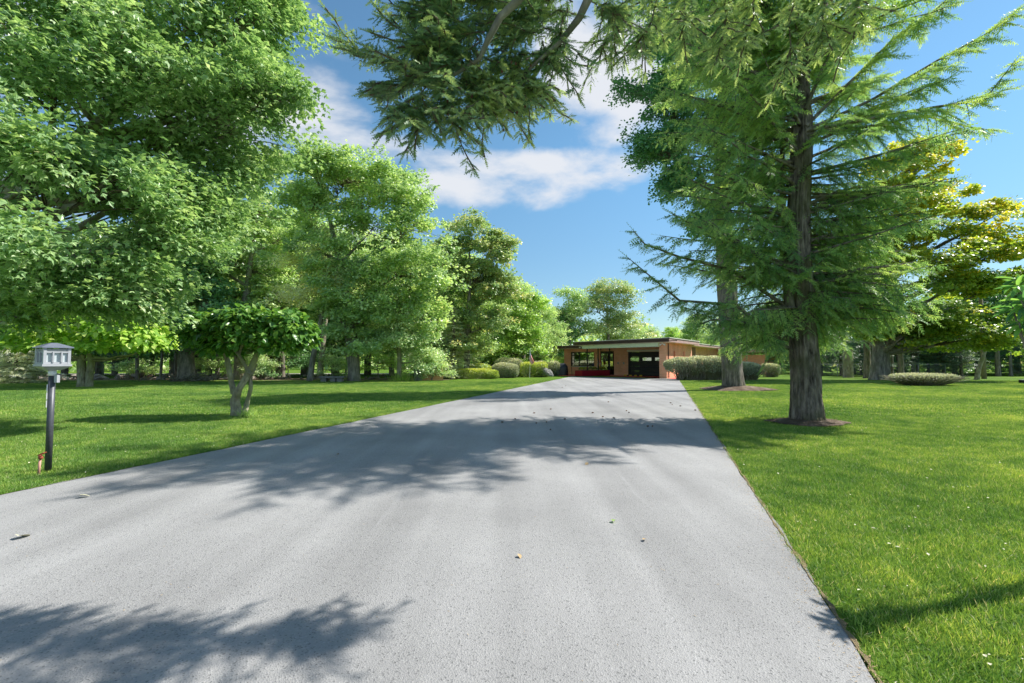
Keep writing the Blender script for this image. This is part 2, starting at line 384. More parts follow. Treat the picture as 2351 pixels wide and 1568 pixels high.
M = {}
M['lawn'] = groundmat('lawn_soil', [(0.05, 0.10, 0.012), (0.09, 0.17, 0.018), (0.15, 0.23, 0.03)], 0.25, 14)
M['litter'] = groundmat('leaf_litter_ground', [(0.10, 0.075, 0.05), (0.22, 0.17, 0.12), (0.36, 0.29, 0.22)], 0.7, 6)
M['verge'] = groundmat('verge_soil', [(0.12, 0.10, 0.06), (0.24, 0.19, 0.11), (0.38, 0.30, 0.19)], 3.0, 30)
M['mulch'] = groundmat('mulch_ground', [(0.07, 0.05, 0.035), (0.15, 0.11, 0.08), (0.30, 0.24, 0.18)], 2.0, 25)
M['asphalt'] = asphaltmat()
M['redconc'] = simple('red_painted_concrete', (0.58, 0.10, 0.09), 0.7, 0.3, noise=0.2, nscale=2)
M['brick'] = brickmat('orange_brick', (0.93, 0.45, 0.27), (0.84, 0.36, 0.20), (0.66, 0.54, 0.44))
M['brown'] = simple('brown_fascia', (0.075, 0.042, 0.038), 0.55, 0.4, noise=0.1)
M['roseb'] = simple('sunlit_rose_fascia', (0.48, 0.32, 0.30), 0.5, 0.4, noise=0.2, nscale=2)  # rose tone paints sunlight into the colour of the roof sides
M['rooftop'] = simple('pale_roof_edge', (0.68, 0.66, 0.62), 0.8, 0.2)
M['soffit'] = simple('cream_soffit', (0.75, 0.72, 0.60), 0.7, 0.3, noise=0.05)
M['beam'] = simple('pale_green_beam', (0.68, 0.76, 0.60), 0.6, 0.3, noise=0.05)
M['darkframe'] = simple('dark_bronze', (0.03, 0.022, 0.02), 0.5, 0.5)
M['garage'] = simple('charcoal_door', (0.022, 0.022, 0.025), 0.55, 0.4)
M['interior'] = simple('interior_plaster', (0.24, 0.22, 0.18), 0.9, 0.1)
M['glass'] = glassmat()
M['white'] = simple('white_plastic', (0.75, 0.75, 0.75), 0.45, 0.5, noise=0.04)
M['planter'] = simple('crimson_corrugated', (0.42, 0.015, 0.04), 0.45, 0.5, noise=0.08)
M['grey'] = simple('grey_metal', (0.30, 0.31, 0.33), 0.5, 0.5)
M['yellow'] = simple('yellow_paint', (0.75, 0.50, 0.03), 0.6, 0.3)
M['black'] = simple('black_rubber', (0.018, 0.018, 0.018), 0.7, 0.3)
M['cover'] = simple('black_vinyl_cover', (0.02, 0.022, 0.026), 0.35, 0.6, bump=0.6, bscale=4)
M['stone'] = simple('grey_stone', (0.22, 0.215, 0.21), 0.9, 0.2, noise=0.45, nscale=5, bump=1.0, bscale=7)
M['fieldstone'] = simple('field_stone', (0.30, 0.26, 0.22), 0.9, 0.2, noise=0.35, nscale=5, bump=0.6, bscale=9)
M['lantern'] = simple('weathered_lantern_metal', (0.40, 0.41, 0.44), 0.5, 0.5, metal=0.2, noise=0.14, nscale=14)
M['lroof'] = simple('lantern_roof_metal', (0.20, 0.22, 0.29), 0.35, 0.6, metal=0.3, noise=0.2, nscale=18)
M['frost'] = simple('ribbed_glass', (0.48, 0.53, 0.55), 0.3, 0.6, noise=0.05)
M['copper'] = simple('rust_pink_pipe', (0.52, 0.27, 0.20), 0.6, 0.3, noise=0.3, nscale=20)
M['rust'] = simple('rust_red_valve', (0.36, 0.09, 0.05), 0.7, 0.3, noise=0.3, nscale=30)
M['wood'] = simple('grey_wood', (0.26, 0.22, 0.18), 0.9, 0.1, noise=0.3, nscale=5)
M['flag'] = flagmat()
M['bark_fir'] = barkmat('fir_bark', (0.022, 0.016, 0.013), (0.38, 0.31, 0.26), (0.12, 0.12, 0.06), 8, 0.28, 1.0)
M['bark_gum'] = barkmat('furrowed_grey_bark', (0.04, 0.034, 0.03), (0.36, 0.31, 0.27), (0.15, 0.15, 0.09), 10, 0.18, 1.0)
M['bark_grey'] = barkmat('grey_bark', (0.08, 0.07, 0.06), (0.42, 0.38, 0.33), (0.16, 0.16, 0.11), 7, 0.2, 0.7)
M['bark_pale'] = barkmat('pale_smooth_bark', (0.16, 0.13, 0.10), (0.50, 0.45, 0.36), (0.24, 0.25, 0.12), 7, 0.4, 0.5)
M['twig'] = barkmat('twig_bark', (0.06, 0.045, 0.035), (0.24, 0.19, 0.15), None, 12, 0.6, 0.3)
M['cone'] = simple('seed_cone', (0.10, 0.045, 0.02), 0.7, 0.3, noise=0.3, nscale=60)

GR = lambda k=1.0, r=0.0: [(0.0, (0.022*k, 0.062*k, 0.014*k)), (0.45, (0.048*k+r, 0.118*k, 0.020*k)), (0.8, (0.095*k+r, 0.185*k, 0.032*k)), (1.0, (0.17*k+r, 0.26*k, 0.05*k))]
M['l_maple'] = leafmat('maple_leaf', [(0, (0.0285, 0.0588, 0.0169)), (0.45, (0.0618, 0.1029, 0.0290)), (0.85, (0.1164, 0.1596, 0.0532)), (1, (0.2376, 0.2415, 0.1150))], 0.36, 0.38, 0.5)
M['l_mid'] = leafmat('green_leaf', [(0, (0.0464, 0.0828, 0.0264)), (0.5, (0.0952, 0.1357, 0.0408)), (0.88, (0.1525, 0.1898, 0.0600)), (1, (0.2318, 0.1840, 0.0780))], 0.40)
M['l_pale'] = leafmat('pale_green_leaf', [(0, (0.0540, 0.0896, 0.0350)), (0.5, (0.1080, 0.1512, 0.0525)), (0.9, (0.1800, 0.2240, 0.0813)), (1, (0.2640, 0.2464, 0.1125))], 0.40)
M['l_dark'] = leafmat('dark_green_leaf', [(0, (0.0176, 0.0468, 0.0140)), (0.6, (0.0385, 0.0855, 0.0220)), (1, (0.0825, 0.1350, 0.0350))], 0.33)
M['l_gum'] = leafmat('dark_star_leaf', [(0, (0.0160, 0.0496, 0.0176)), (0.6, (0.0360, 0.0840, 0.0256)), (1, (0.0720, 0.1320, 0.0320))], 0.32)
M['l_yellow'] = leafmat('yellowing_leaf', [(0, (0.0298, 0.0587, 0.0072)), (0.55, (0.0819, 0.1135, 0.0099)), (0.88, (0.1711, 0.1466, 0.0108)), (1, (0.2976, 0.1561, 0.0126))], 0.45)
M['l_lime'] = leafmat('lime_leaf', [(0, (0.0425, 0.0808, 0.0192)), (0.5, (0.0978, 0.1472, 0.0288)), (1, (0.1615, 0.2090, 0.0420))], 0.42)
M['l_tan'] = leafmat('tan_leaf', [(0, (0.1188, 0.1260, 0.0363)), (0.5, (0.2970, 0.2100, 0.0726)), (1, (0.5049, 0.2835, 0.1210))], 0.4)
M['l_rusty'] = leafmat('orange_tinged_leaf', [(0, (0.0420, 0.0770, 0.0242)), (0.6, (0.0900, 0.1232, 0.0363)), (0.9, (0.1560, 0.1485, 0.0495)), (1, (0.2640, 0.1430, 0.0550))], 0.38)
M['l_cat'] = leafmat('catalpa_leaf', [(0, (0.0142, 0.0417, 0.0060)), (0.6, (0.0321, 0.0730, 0.0091)), (1, (0.0641, 0.1044, 0.0151))], 0.34, 0.32, 0.55)
M['l_bright'] = leafmat('bright_leaf', [(0, (0.0414, 0.0848, 0.0090)), (0.6, (0.0880, 0.1384, 0.0162)), (1, (0.1552, 0.1874, 0.0360))], 0.42, 0.4, 0.45)
M['l_rhodo'] = leafmat('leathery_leaf', [(0, (0.0165, 0.0446, 0.0176)), (0.6, (0.0338, 0.0806, 0.0160)), (1, (0.0750, 0.1364, 0.0200))], 0.40, 0.28, 0.55)
M['n_fir'] = leafmat('fir_needle', [(0, (0.0233, 0.0512, 0.0178)), (0.5, (0.0565, 0.0992, 0.0259)), (1, (0.1164, 0.1504, 0.0365))], 0.45, 0.45, 0.35)
M['n_hem'] = leafmat('hemlock_needle', [(0, (0.0198, 0.0420, 0.0154)), (0.5, (0.0419, 0.0727, 0.0245)), (1, (0.1213, 0.1534, 0.0420))], 0.28, 0.45, 0.35)
M['n_spruce'] = leafmat('pale_spruce_needle', [(0, (0.0805, 0.1008, 0.0396)), (0.5, (0.1610, 0.1747, 0.0792)), (1, (0.2898, 0.2554, 0.1224))], 0.25)
M['n_dark'] = leafmat('dark_spruce_needle', [(0, (0.0092, 0.0220, 0.0110)), (0.5, (0.0211, 0.0413, 0.0190)), (1, (0.0462, 0.0715, 0.0300))], 0.22)
M['hedge'] = leafmat('yew_leaf', [(0, (0.0210, 0.0420, 0.0079)), (0.5, (0.0840, 0.1155, 0.0178)), (1, (0.1890, 0.1889, 0.0297))], 0.3)
M['hedge2'] = leafmat('dull_yew_leaf', [(0, (0.0280, 0.0448, 0.0198)), (0.5, (0.0770, 0.0928, 0.0450)), (1, (0.1750, 0.1728, 0.0900))], 0.3)
M['grass'] = leafmat('grass_blade', [(0, (0.0234, 0.0524, 0.0071)), (0.55, (0.0500, 0.1020, 0.0118)), (0.90, (0.0976, 0.1420, 0.0214)), (1, (0.1874, 0.1821, 0.0834))], 0.42, 0.5, 0.3, (1.1712, 0.9832, 0.5951))
M['petal'] = simple('yellow_petal', (0.80, 0.55, 0.03), 0.6, 0.2)
M['deadleaf'] = simple('dry_leaf', (0.42, 0.30, 0.16), 0.7, 0.2, noise=0.4, nscale=9)
M['paleleaf'] = simple('pale_dry_leaf', (0.60, 0.57, 0.40), 0.6, 0.3, noise=0.3, nscale=9)
M['browntwig'] = simple('brown_debris', (0.16, 0.11, 0.07), 0.9, 0.1, noise=0.4, nscale=9)

# ------------------------------------------------------------------ leaf and needle shapes
T_MAPLE = ([(0, 0, 0), (-.52, .38, -.10), (-.20, .52, .03), (0, 1.0, -.10), (.20, .52, .03), (.52, .38, -.10)],
           [(0, 5, 4), (0, 4, 3), (0, 3, 2), (0, 2, 1)])
T_LEAF = ([(0, 0, 0), (-.30, .45, .09), (0, 1, 0), (.30, .45, .09)], [(0, 3, 2), (0, 2, 1)])
T_KITE = ([(0, 0, 0), (-.46, .55, .12), (0, 1, -.04), (.46, .55, .12)], [(0, 3, 1), (3, 2, 1)])
T_STAR = ([(0, 0, 0), (-.5, .5, .08), (0, 1, -.05), (.5, .5, .08), (0, .42, 0)], [(0, 3, 4), (3, 2, 4), (2, 1, 4), (1, 0, 4)])
def big_leaf(w, droop):
    v, f = [], []
    prof = [(0.0, .04), (.18, .75), (.42, 1.0), (.68, .78), (.88, .36), (1.0, .02)]
    for t, k in prof:
        z = -droop*t*t
        v += [(-w*k, t, z+.10*k), (0, t, z), (w*k, t, z+.10*k)]
    for i in range(5):
        a = i*3
        f += [(a, a+1, a+4), (a, a+4, a+3), (a+1, a+2, a+5), (a+1, a+5, a+4)]
    return v, f
T_CAT = big_leaf(.34, .22); T_RHO = big_leaf(.17, .12)
def needle_twig(n, ln, w, up=True, seed=1):
    r = random.Random(seed); v, f = [], []
    def tri(a, b, c):
        k = len(v); v.extend([a, b, c]); f.append((k, k+1, k+2))
    tri((-.012, 0, 0), (.012, 0, 0), (0, 1, 0))
    for i in range(n):
        t = .08 + .90*i/(n-1); l = ln*(1-.45*t)*r.uniform(.8, 1.15)
        for sgn in (-1, 1):
            a = math.radians(r.uniform(38, 62)) if i < n-1 else math.radians(18)
            ex, ey = sgn*math.sin(a)*l, math.cos(a)*l
            tri((0, t-w, 0), (ex, t+ey, r.uniform(-.05, .06)), (0, t+w, 0))
        if up and i % 2 == 0:
            tri((-w*.7, t, 0), (w*.7, t, 0), (r.uniform(-.04, .04), t+l*.6, l*.7))
    return v, f
T_FIR = needle_twig(5, .38, .080)
T_HEM = needle_twig(6, .32, .095, False, 3)
T_SPR = needle_twig(4, .34, .075, True, 5)

def nrm(a): return a/(np.linalg.norm(a, axis=-1, keepdims=True)+1e-9)

def clumps_to_leaves(mb, tmpl, centres, out, n_per, cr, size, flat=.45, droop=.35, upw=.8, cvar=.5, seed=0, vbias=None):
    r = np.random.default_rng(seed); K = len(centres)
    idx = np.repeat(np.arange(K), n_per)
    off = np.clip(r.normal(size=(len(idx), 3)), -1.7, 1.7)*np.array([cr, cr, cr*flat])*.55*r.uniform(.55, 1.35, K)[idx][:, None]
    pos = centres[idx] + off
    o = out[idx]
    nd = nrm(np.array([0, 0, upw]) + o*.45 + r.normal(size=pos.shape)*.42)
    hd = nrm(o*np.array([1, 1, .3]) + off/cr*.8 + r.normal(size=pos.shape)*.45 - np.array([0, 0, droop]))
    var = np.clip(r.random(K)[idx]*cvar + r.random(len(idx))*(1-cvar) + (0 if vbias is None else vbias[idx]), 0, 1)
    mb.scatter(tmpl, pos, hd, nd, size*r.uniform(.7, 1.2, len(idx)), var)
    return pos, hd, nd

def sample_lobes(lobes, n, seed, shell=.5, per=6, zlow=-.55):
    """two levels: boughs scattered in the lobes, leaf clumps scattered round each bough, so gaps stay between boughs"""
    r = np.random.default_rng(seed)
    c = np.array([l[0] for l in lobes], dtype=float); R = np.array([l[1] for l in lobes], dtype=float)
    w = (R[:, 0]*R[:, 1]*R[:, 2])**(2/3); w = w/w.sum()
    m = max(len(lobes), n//per)
    k = r.choice(len(lobes), size=m, p=w)
    d = nrm(r.normal(size=(m, 3)))
    d[:, 2] = np.where(d[:, 2] < zlow, -d[:, 2], d[:, 2])
    rad = (shell + (1-shell)*r.random(m)**.6)*r.uniform(.86, 1.12, m)
    sub = c[k] + d*R[k]*rad[:, None]
    b = r.integers(0, m, n); b[:m] = np.arange(m)
    g = np.clip(r.normal(size=(n, 3)), -1.8, 1.8)
    sz = r.uniform(.55, 1.35, m)[b][:, None]
    br = min(1.0, 1.35*per**.5/ max(1, m/len(lobes))**.5)
    off = g*R[k][b]*np.array([.30, .30, .20])*sz*br
    # boughs stretch outwards from the trunk
    off += (d[b]*np.array([1, 1, .25]))*R[k][b]*(r.random(n)*.30)[:, None]
    return sub[b]+off, nrm(d[b]+off/(np.linalg.norm(R[k][b], axis=1)[:, None])), k[b]

def curve(a, b, n=7, sag=0.0, wob=0.0, r=random):
    a = np.array(a, float); b = np.array(b, float); t = np.linspace(0, 1, n)[:, None]
    p = a*(1-t) + b*t
    p[:, 2:3] += sag*np.sin(t*PI)
    L = np.linalg.norm(b-a)
    for k in range(1, n-1):
        p[k] += np.array([r.uniform(-1, 1), r.uniform(-1, 1), r.uniform(-.6, .6)])*wob*L
    return p

def bark_trunk(path, radii, sides=40, sub=5, ridge=0.03, flare=0.5, seed=0, flare_h=.9, freq=9):
    """a trunk whose furrows are real relief"""
    path = np.asarray([tuple(p) for p in path], float); n = (len(path)-1)*sub+1
    t = np.linspace(0, len(path)-1, n); P_ = np.stack([np.interp(t, range(len(path)), path[:, i]) for i in range(3)], 1)
    for _ in range(2):
        P_[1:-1] = (P_[:-2]+P_[1:-1]*2+P_[2:])/4
    R_ = np.interp(t, range(len(path)), radii)
    v = []
    for i in range(n):
        h = P_[i, 2]-path[0, 2]
        for j in range(sides):
            a = j*2*PI/sides; ca, sa = math.cos(a), math.sin(a)
            nz = mnoise.noise(Vector((ca*freq*.35+seed, sa*freq*.35, h*.55)))
            rd = 1-abs(mnoise.noise(Vector((ca*freq*.9+seed*3, sa*freq*.9, h*1.7))))*2.2
            root = flare*math.exp(-h/flare_h*2.2)*(1+.55*math.sin(a*5+seed)+.25*math.sin(a*9+seed*2))
            rr = R_[i]*(1+root*.55) + ridge*rd + ridge*1.4*nz
            v.append((P_[i, 0]+rr*ca, P_[i, 1]+rr*sa, P_[i, 2]))
    i = np.arange(n-1)[:, None]*sides; j = np.arange(sides)[None, :]; j2 = (j+1) % sides
    q = np.stack([i+j, i+j2, i+sides+j2, i+sides+j], -1).reshape(-1, 4)
    mb = MB(); mb.quads(v, q); return mb

def lobesP(spec):
    out = []
    for (u, v, Y, ru, rv, *rz) in spec:
        p = P(u, v, Y); a = ru*Y/FPX; b = rv*Y/FPX
        out.append(((p.x, p.y, p.z), (a, (rz[0] if rz else a*.85), b)))
    return out

def deciduous(name, label, base, r0, lobes, fork, nclump, nper, cr, size, lmat, bmat, tmpl=T_LEAF, seed=1, cat='tree', group=None,
              flat=.45, shell=.5, sides=12, lean=None, twig=.5, near=False, vbias=None, limb_r=.42, trunk_path=None, nlimb=99, local=False):
    """base: ground point; lobes: world-space crown masses; everything is stored relative to the base"""
    r = random.Random(seed); base = np.array(base, float)
    root = empty(name, tuple(base), 0, label, cat, group)
    LB = [(np.array(c)-base, R) for c, R in lobes]
    top = max(LB, key=lambda l: l[0][2]+l[1][2]*.3)
    fh = fork
    if trunk_path is not None:
        path = [np.array(p)-base for p in trunk_path]
    else:
        cx = np.mean([l[0][:2] for l in LB], axis=0)
        endp = np.array([top[0][0], top[0][1], top[0][2]+top[1][2]*.4])
        path = [np.array([0, 0, -.15]), np.array([0, 0, 0])]
        for k in range(1, 7):
            t = k/6; z = endp[2]*t
            m = t**1.6
            path.append(np.array([endp[0]*m + r.uniform(-.12, .12)*t*2, endp[1]*m + r.uniform(-.12, .12)*t*2, z]))
    path = np.array(path); zz = path[:, 2]
    H = zz[-1]
    rad = [r0*(1-.08*min(1, max(0, z)/max(fh, .1)))*(1 if z <= fh else max(.10, 1-.92*((z-fh)/(H-fh+.01))**.7)) for z in zz]
    if near:
        tb = bark_trunk(path, rad, 56, 10, r0*.065, .5, seed, .9, 12)
    else:
        tb = bark_trunk(path, rad, sides, 3, r0*.06, .35, seed, .7, 6)
    tb.build('trunk', bmat, root, smooth=True)
    def on_trunk(z):
        z = min(max(z, .3), H*.97)
        return np.array([np.interp(z, zz, path[:, 0]), np.interp(z, zz, path[:, 1]), z]), float(np.interp(z, zz, rad))
    limbs = []
    for k, (c, R) in enumerate(LB):
        if k >= nlimb: break
        d = np.linalg.norm(c[:2]-on_trunk(c[2])[0][:2])
        z0 = max(fh*.92, min(c[2]-.55*d, H*.8)) if c[2] > fh else max(.6*fh, c[2]-.2)
        s, tr = on_trunk(z0)
        e = c + np.array([0, 0, R[2]*.15])
        pts = curve(s, e, 9, sag=-.03*d, wob=.022, r=r)
        lr = max(.025, min(tr*.7, r0*limb_r))
        mb = MB(); mb.tube(pts, np.linspace(lr, .018, 9), 7 if not near else 10)
        limbs.append(pts)
        mb.build('limb', bmat, root, smooth=True)
    cen, out, k = sample_lobes(LB, nclump, seed*11+3, shell)
    ok = cen[:, 2] > .25
    cen, out, k = cen[ok], out[ok], k[ok]
    tw = MB(); rr = np.random.default_rng(seed+99)
    for i in range(len(cen)):
        if rr.random() > twig or k[i] >= len(limbs): continue
        lp = limbs[k[i]]; q = lp[max(2, int(np.argmin(np.linalg.norm(lp-cen[i], axis=1)))-int(rr.integers(1, 3)))]
        L = np.linalg.norm(cen[i]-q)
        tw.tube(curve(q, cen[i], 5, sag=.06*L, wob=.03, r=r), np.linspace(min(.022, max(.010, .008*L)), .004, 5), 4, cap=False)
    if tw.n: tw.build('twigs', M['twig'], root, smooth=True, kind='stuff')
    mb = MB()
    vb = None
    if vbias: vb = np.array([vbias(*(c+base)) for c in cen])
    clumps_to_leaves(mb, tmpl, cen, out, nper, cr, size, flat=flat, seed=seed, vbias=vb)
    mb.build('crown', lmat, root, kind='stuff')
    return root

# ------------------------------------------------------------------ the ground, the drive
def sheet(name, poly, z, mat, thick=None):
    mb = MB(); n = len(poly)
    if thick: mb.prism(poly, z-thick, z)
    else: mb.raw([(x, y, z) for x, y in poly], [(0, i, i+1) for i in range(1, n-1)])
    return tag(mb.build(name, mat), kind='structure')

sheet('lawn', [(-600, -300), (600, -300), (600, 900), (-600, 900)], 0, M['lawn'])
XR = lambda y: 0.94+0.34*y
XL = lambda y: -6.95+0.29*y
# the drive's edges waver a little
ys = np.linspace(-14, 43.4, 420)
le = [(XL(y)+.02*math.sin(y*1.9)+.012*math.sin(y*7.7), y) for y in ys]
re_ = [(XR(y)+.02*math.sin(y*1.7+1)+.010*math.sin(y*8.3), y) for y in ys if y < 37.4]
mb = MB(); v = []; f = []
n = len(re_)
for i in range(n): v += [(le[i][0], le[i][1], .014), (re_[i][0], re_[i][1], .014)]
for i in range(n-1): a = 2*i; f += [(a, a+1, a+3), (a, a+3, a+2)]
for i in range(n, len(le)): v.append((le[i][0], le[i][1], .014))
k0 = 2*n-1
fan = [2*n-2]+list(range(2*n, 2*n+len(le)-n))
for a, b_ in zip(fan[:-1], fan[1:]): f.append((k0, b_, a))
mb.raw(v, f); tag(mb.build('driveway', M['asphalt']), kind='structure')

for side in (0, 1):
    mb = MB(); v = []; f = []
    yy = np.linspace(-4, 37, 700) if side else np.linspace(-4, 42, 700)
    for y in yy:
        x = (XR(y) if side else XL(y)); sg = 1 if side else -1
        w = .012+.03*mnoise.noise(Vector((y*3.1, side*9, 0)))+.025*mnoise.noise(Vector((y*13, side*5, 3)))
        v += [(x-sg*(.012+.02*mnoise.noise(Vector((y*7, side*3, 8)))), y, .019), (x+sg*w, y, .012)]
    for i in range(len(yy)-1):
        a = 2*i; f += [(a, a+1, a+3), (a, a+3, a+2)] if side else [(a, a+3, a+1), (a, a+2, a+3)]
    mb.raw(v, f); tag(mb.build('soil_verge', M['verge']), kind='structure')

# far road on the right, woodland floor on the left
sheet('road', [(24, 31.2), (80, 28.0), (80, 29.6), (24, 32.6)], .012, simple('pale_road', (0.32, 0.31, 0.30), .9, .2))
wf = [(-75, 30.5), (-30, 34.2), (-19, 33.3), (-12, 34.0), (-5, 35.5), (-4, 39.5), (-14, 38.5), (-30, 38.5), (-75, 37)]
sheet('woodland_floor', wf, .010, M['litter'])
sheet('gravel_lane', [(-90, 50), (-14, 52), (-14, 55), (-90, 54)], .012, simple('pale_gravel', (0.42, 0.39, 0.36), .95, .1, noise=.2, nscale=2))

# ------------------------------------------------------------------ the house (built in its own frame: +x along the facade to the right, +y to the back)
HC = Vector((12.9, 38.0, 0)); HR = math.atan2(-.596, .803)
house = empty('brick_house', HC, HR, 'low orange brick house with flat roof, carport and dark garage door', 'house')
def hpart(name, mb, mat, parent=None, label=None):
    o = mb.build(name, mat, parent or house)
    if label: o['label'] = label
    return o
def wall(axis, s0, s1, t0, t1, z0, z1, holes):
    """a wall along x or y with rectangular openings (s0, s1, z0, z1)"""
    mb = MB(); holes = sorted(holes)
    def bx(a, b, c, d):
        if b-a < 1e-4 or d-c < 1e-4: return
        if axis == 'x': mb.box(a, b, t0, t1, c, d)
        else: mb.box(t0, t1, a, b, c, d)
    cur = s0
    for (a, b, c, d) in holes:
        bx(cur, a, z0, z1); bx(a, b, z0, c); bx(a, b, d, z1); cur = b
    bx(cur, s1, z0, z1)
    return mb
SOF = 2.93
# entrance wall: window bay, brick pier, glazed entry, brick pier, garage
WX0, WX1 = -12.15, -9.36
EX0, EX1 = -8.66, -7.14
GX0, GX1 = -5.62, -.62
hpart('wall', wall('x', -12.74, -.25, 5.5, 5.75, 0, 3.0, [(WX0, WX1, .92, 2.48), (EX0, EX1, .06, 2.50), (GX0, GX1, .01, 2.40)]), M['brick'])
slots = [(1.9, 2.35, 1.35, 2.35), (4.75, 5.2, 1.35, 2.35)]
hpart('wall', wall('y', 0, 7.35, -.25, 0, 0, 3.0, slots), M['brick'])
hpart('wall', MB().box(-.62, -.252, 0, .25, 0, 3.0), M['brick'])
hpart('wall', MB().box(-.95, -.002, 7.352, 7.6, 0, 3.0), M['brick'])
slots2 = [(9.8, 10.3, 1.5, 2.3), (12.9, 13.4, 1.5, 2.3), (16.2, 16.7, 1.5, 2.3)]
hpart('wall', wall('y', 7.602, 22, -.95, -.70, 0, 2.95, slots2), M['brick'])
hpart('wall', MB().box(-.698, 4.4, 21.2, 21.45, 0, 2.2), M['brick'])
hpart('wall', MB().box(4.4, 4.65, 21.0, 30, 0, 2.4), M['brick'])
hpart('wall', MB().box(-12.99, -12.742, 5.5, 14, 0, 3.0), M['brick'])
for (a, b, c, d), x in [(s, -.14) for s in slots]+[(s, -.84) for s in slots2]:
    w = MB(); w.box(x-.02, x+.02, a, a+.05, c, d); w.box(x-.02, x+.02, b-.05, b, c, d)
    w.box(x-.02, x+.02, a+.05, b-.05, c, c+.05); w.box(x-.02, x+.02, a+.05, b-.05, d-.05, d); w.box(x-.02, x+.02, a+.05, b-.05, (c+d)/2-.02, (c+d)/2+.02)
    wo = hpart('window', w, M['darkframe'])
    g = MB().box(x-.006, x+.006, a+.05, b-.05, c+.05, (c+d)/2-.02); g.box(x-.006, x+.006, a+.05, b-.05, (c+d)/2+.02, d-.05)
    g.build('pane', M['glass'], wo)
# picture window: three lights, five rows
wf_ = MB(); y = 5.56
cols = [WX0, WX0+1.0, WX0+1.95, WX1]
wf_.box(WX0, WX1, y-.05, y+.05, 2.40, 2.48); wf_.box(WX0, WX1, y-.05, y+.05, .92, .98)
for i, x in enumerate(cols):
    wf_.box(x-(.0 if i == 0 else .045), x+(.0 if i == 3 else .045)+(.06 if i == 0 else 0), y-.05, y+.05, .98, 2.40)
rows = np.linspace(.98, 2.40, 6)
for i in range(3):
    for k in range(1, 5):
        if i == 1 and k in (1, 4): continue
        if i == 1: continue
        wf_.box(cols[i]+.046+(.014 if i == 0 else 0), cols[i+1]-.046, y-.03, y+.03, rows[k]-.02, rows[k]+.02)
for k in (1,):
    wf_.box(cols[1]+.046, cols[2]-.046, y-.03, y+.03, rows[k]-.02, rows[k]+.02)
win = hpart('window', wf_, M['darkframe'], label='wide dark framed window of three lights with rows of small panes')
for i in range(3):
    ks = [(k, k+1) for k in range(5)] if i != 1 else [(0, 1), (1, 5)]
    for a, b in ks:
        MB().box(cols[i]+.05, cols[i+1]-.05, y-.004, y+.004, rows[a]+.021, rows[b]-.021).build('pane', M['glass'], win)
hpart('window_sill', MB().box(WX0-.05, WX1+.05, 5.44, 5.62, .86, .918), M['rooftop'])
# glazed entry
ef = MB(); y = 5.62
ef.box(EX0, EX1, y-.05, y+.05, 2.25, 2.50); ef.box(EX0, EX1, y-.05, y+.05, .06, .12)
for x in (EX0, EX0+.80, EX0+.95, EX1-.06): ef.box(x, x+.06, y-.05, y+.05, .12, 2.25)
door = hpart('door', ef, M['darkframe'], label='dark framed glazed entry door with sidelight')
MB().box(EX0+.06, EX0+.80, y-.004, y+.004, .12, 2.25).build('pane', M['glass'], door)
MB().box(EX0+1.01, EX1-.06, y-.004, y+.004, .12, 2.25).build('pane', M['glass'], door)
MB().box(EX0+.83, EX0+.93, y-.10, y-.06, 1.0, 1.15).build('handle', M['grey'], door)
# garage door: five sections with recessed joints, four lights in one section
gd = empty('garage_door'); gd.parent = house
gy = 5.66; sect = np.linspace(.03, 2.38, 6)
for k in range(5):
    z0, z1 = sect[k], sect[k+1]-.012
    if k != 3:
        p = MB().box(GX0+.02, GX1-.02, gy-.03, gy+.03, z0, z1)
        for q in range(4):
            xa = GX0+.14+q*1.245
            p.box(xa, xa+1.0, gy-.045, gy-.031, z0+.06, z1-.06)
        p.build('panel', M['garage'], gd)
    else:
        hs = []
        for q in range(4):
            xa = GX0+.20+q*1.245; hs.append((xa, xa+.88, z0+.08, z1-.08))
        wall('x', GX0+.02, GX1-.02, gy-.03, gy+.03, z0, z1, hs).build('panel', M['garage'], gd)
        for (a, b, c, d) in hs: MB().box(a, b, gy-.006, gy+.006, c, d).build('pane', M['glass'], gd)
# interiors so the glass has depth behind it
inn = MB(); inn.box(-12.7, -6.3, 8.0, 8.1, 0, 2.9); inn.box(-12.7, -.3, 5.8, 8.0, 0.01, 0.05); inn.box(-6.3, -6.2, 5.8, 8.0, .05, 2.9); inn.box(-6.2, -.3, 10, 10.1, 0, 2.9)
hpart('interior_wall', inn, M['interior'])
# roofs
def roof(poly, z0, z1, fmat, top=.05, over=.04):
    n = len(poly); cx = sum(p[0] for p in poly)/n; cy = sum(p[1] for p in poly)/n
    r_ = hpart('roof', MB().prism(poly, z0+.012, z1), fmat)
    o = [(cx+(x-cx)*1.004+(over if x > cx else -over), cy+(y_-cy)*1.004+(over if y_ > cy else -over)) for x, y_ in poly]
    MB().prism(o, z1+.002, z1+top).build('roof_edge', M['rooftop'], r_)
    i = [(cx+(x-cx)*.985, cy+(y_-cy)*.985) for x, y_ in poly]
    MB().prism(i, z0-.01, z0+.010).build('soffit', M['soffit'], r_)
    return r_
main = [(.62, -1.2), (.62, 7.9), (-9.75, 7.9), (-9.75, 1.73)]
r1 = roof(main, 3.02, 3.34, M['roseb'])
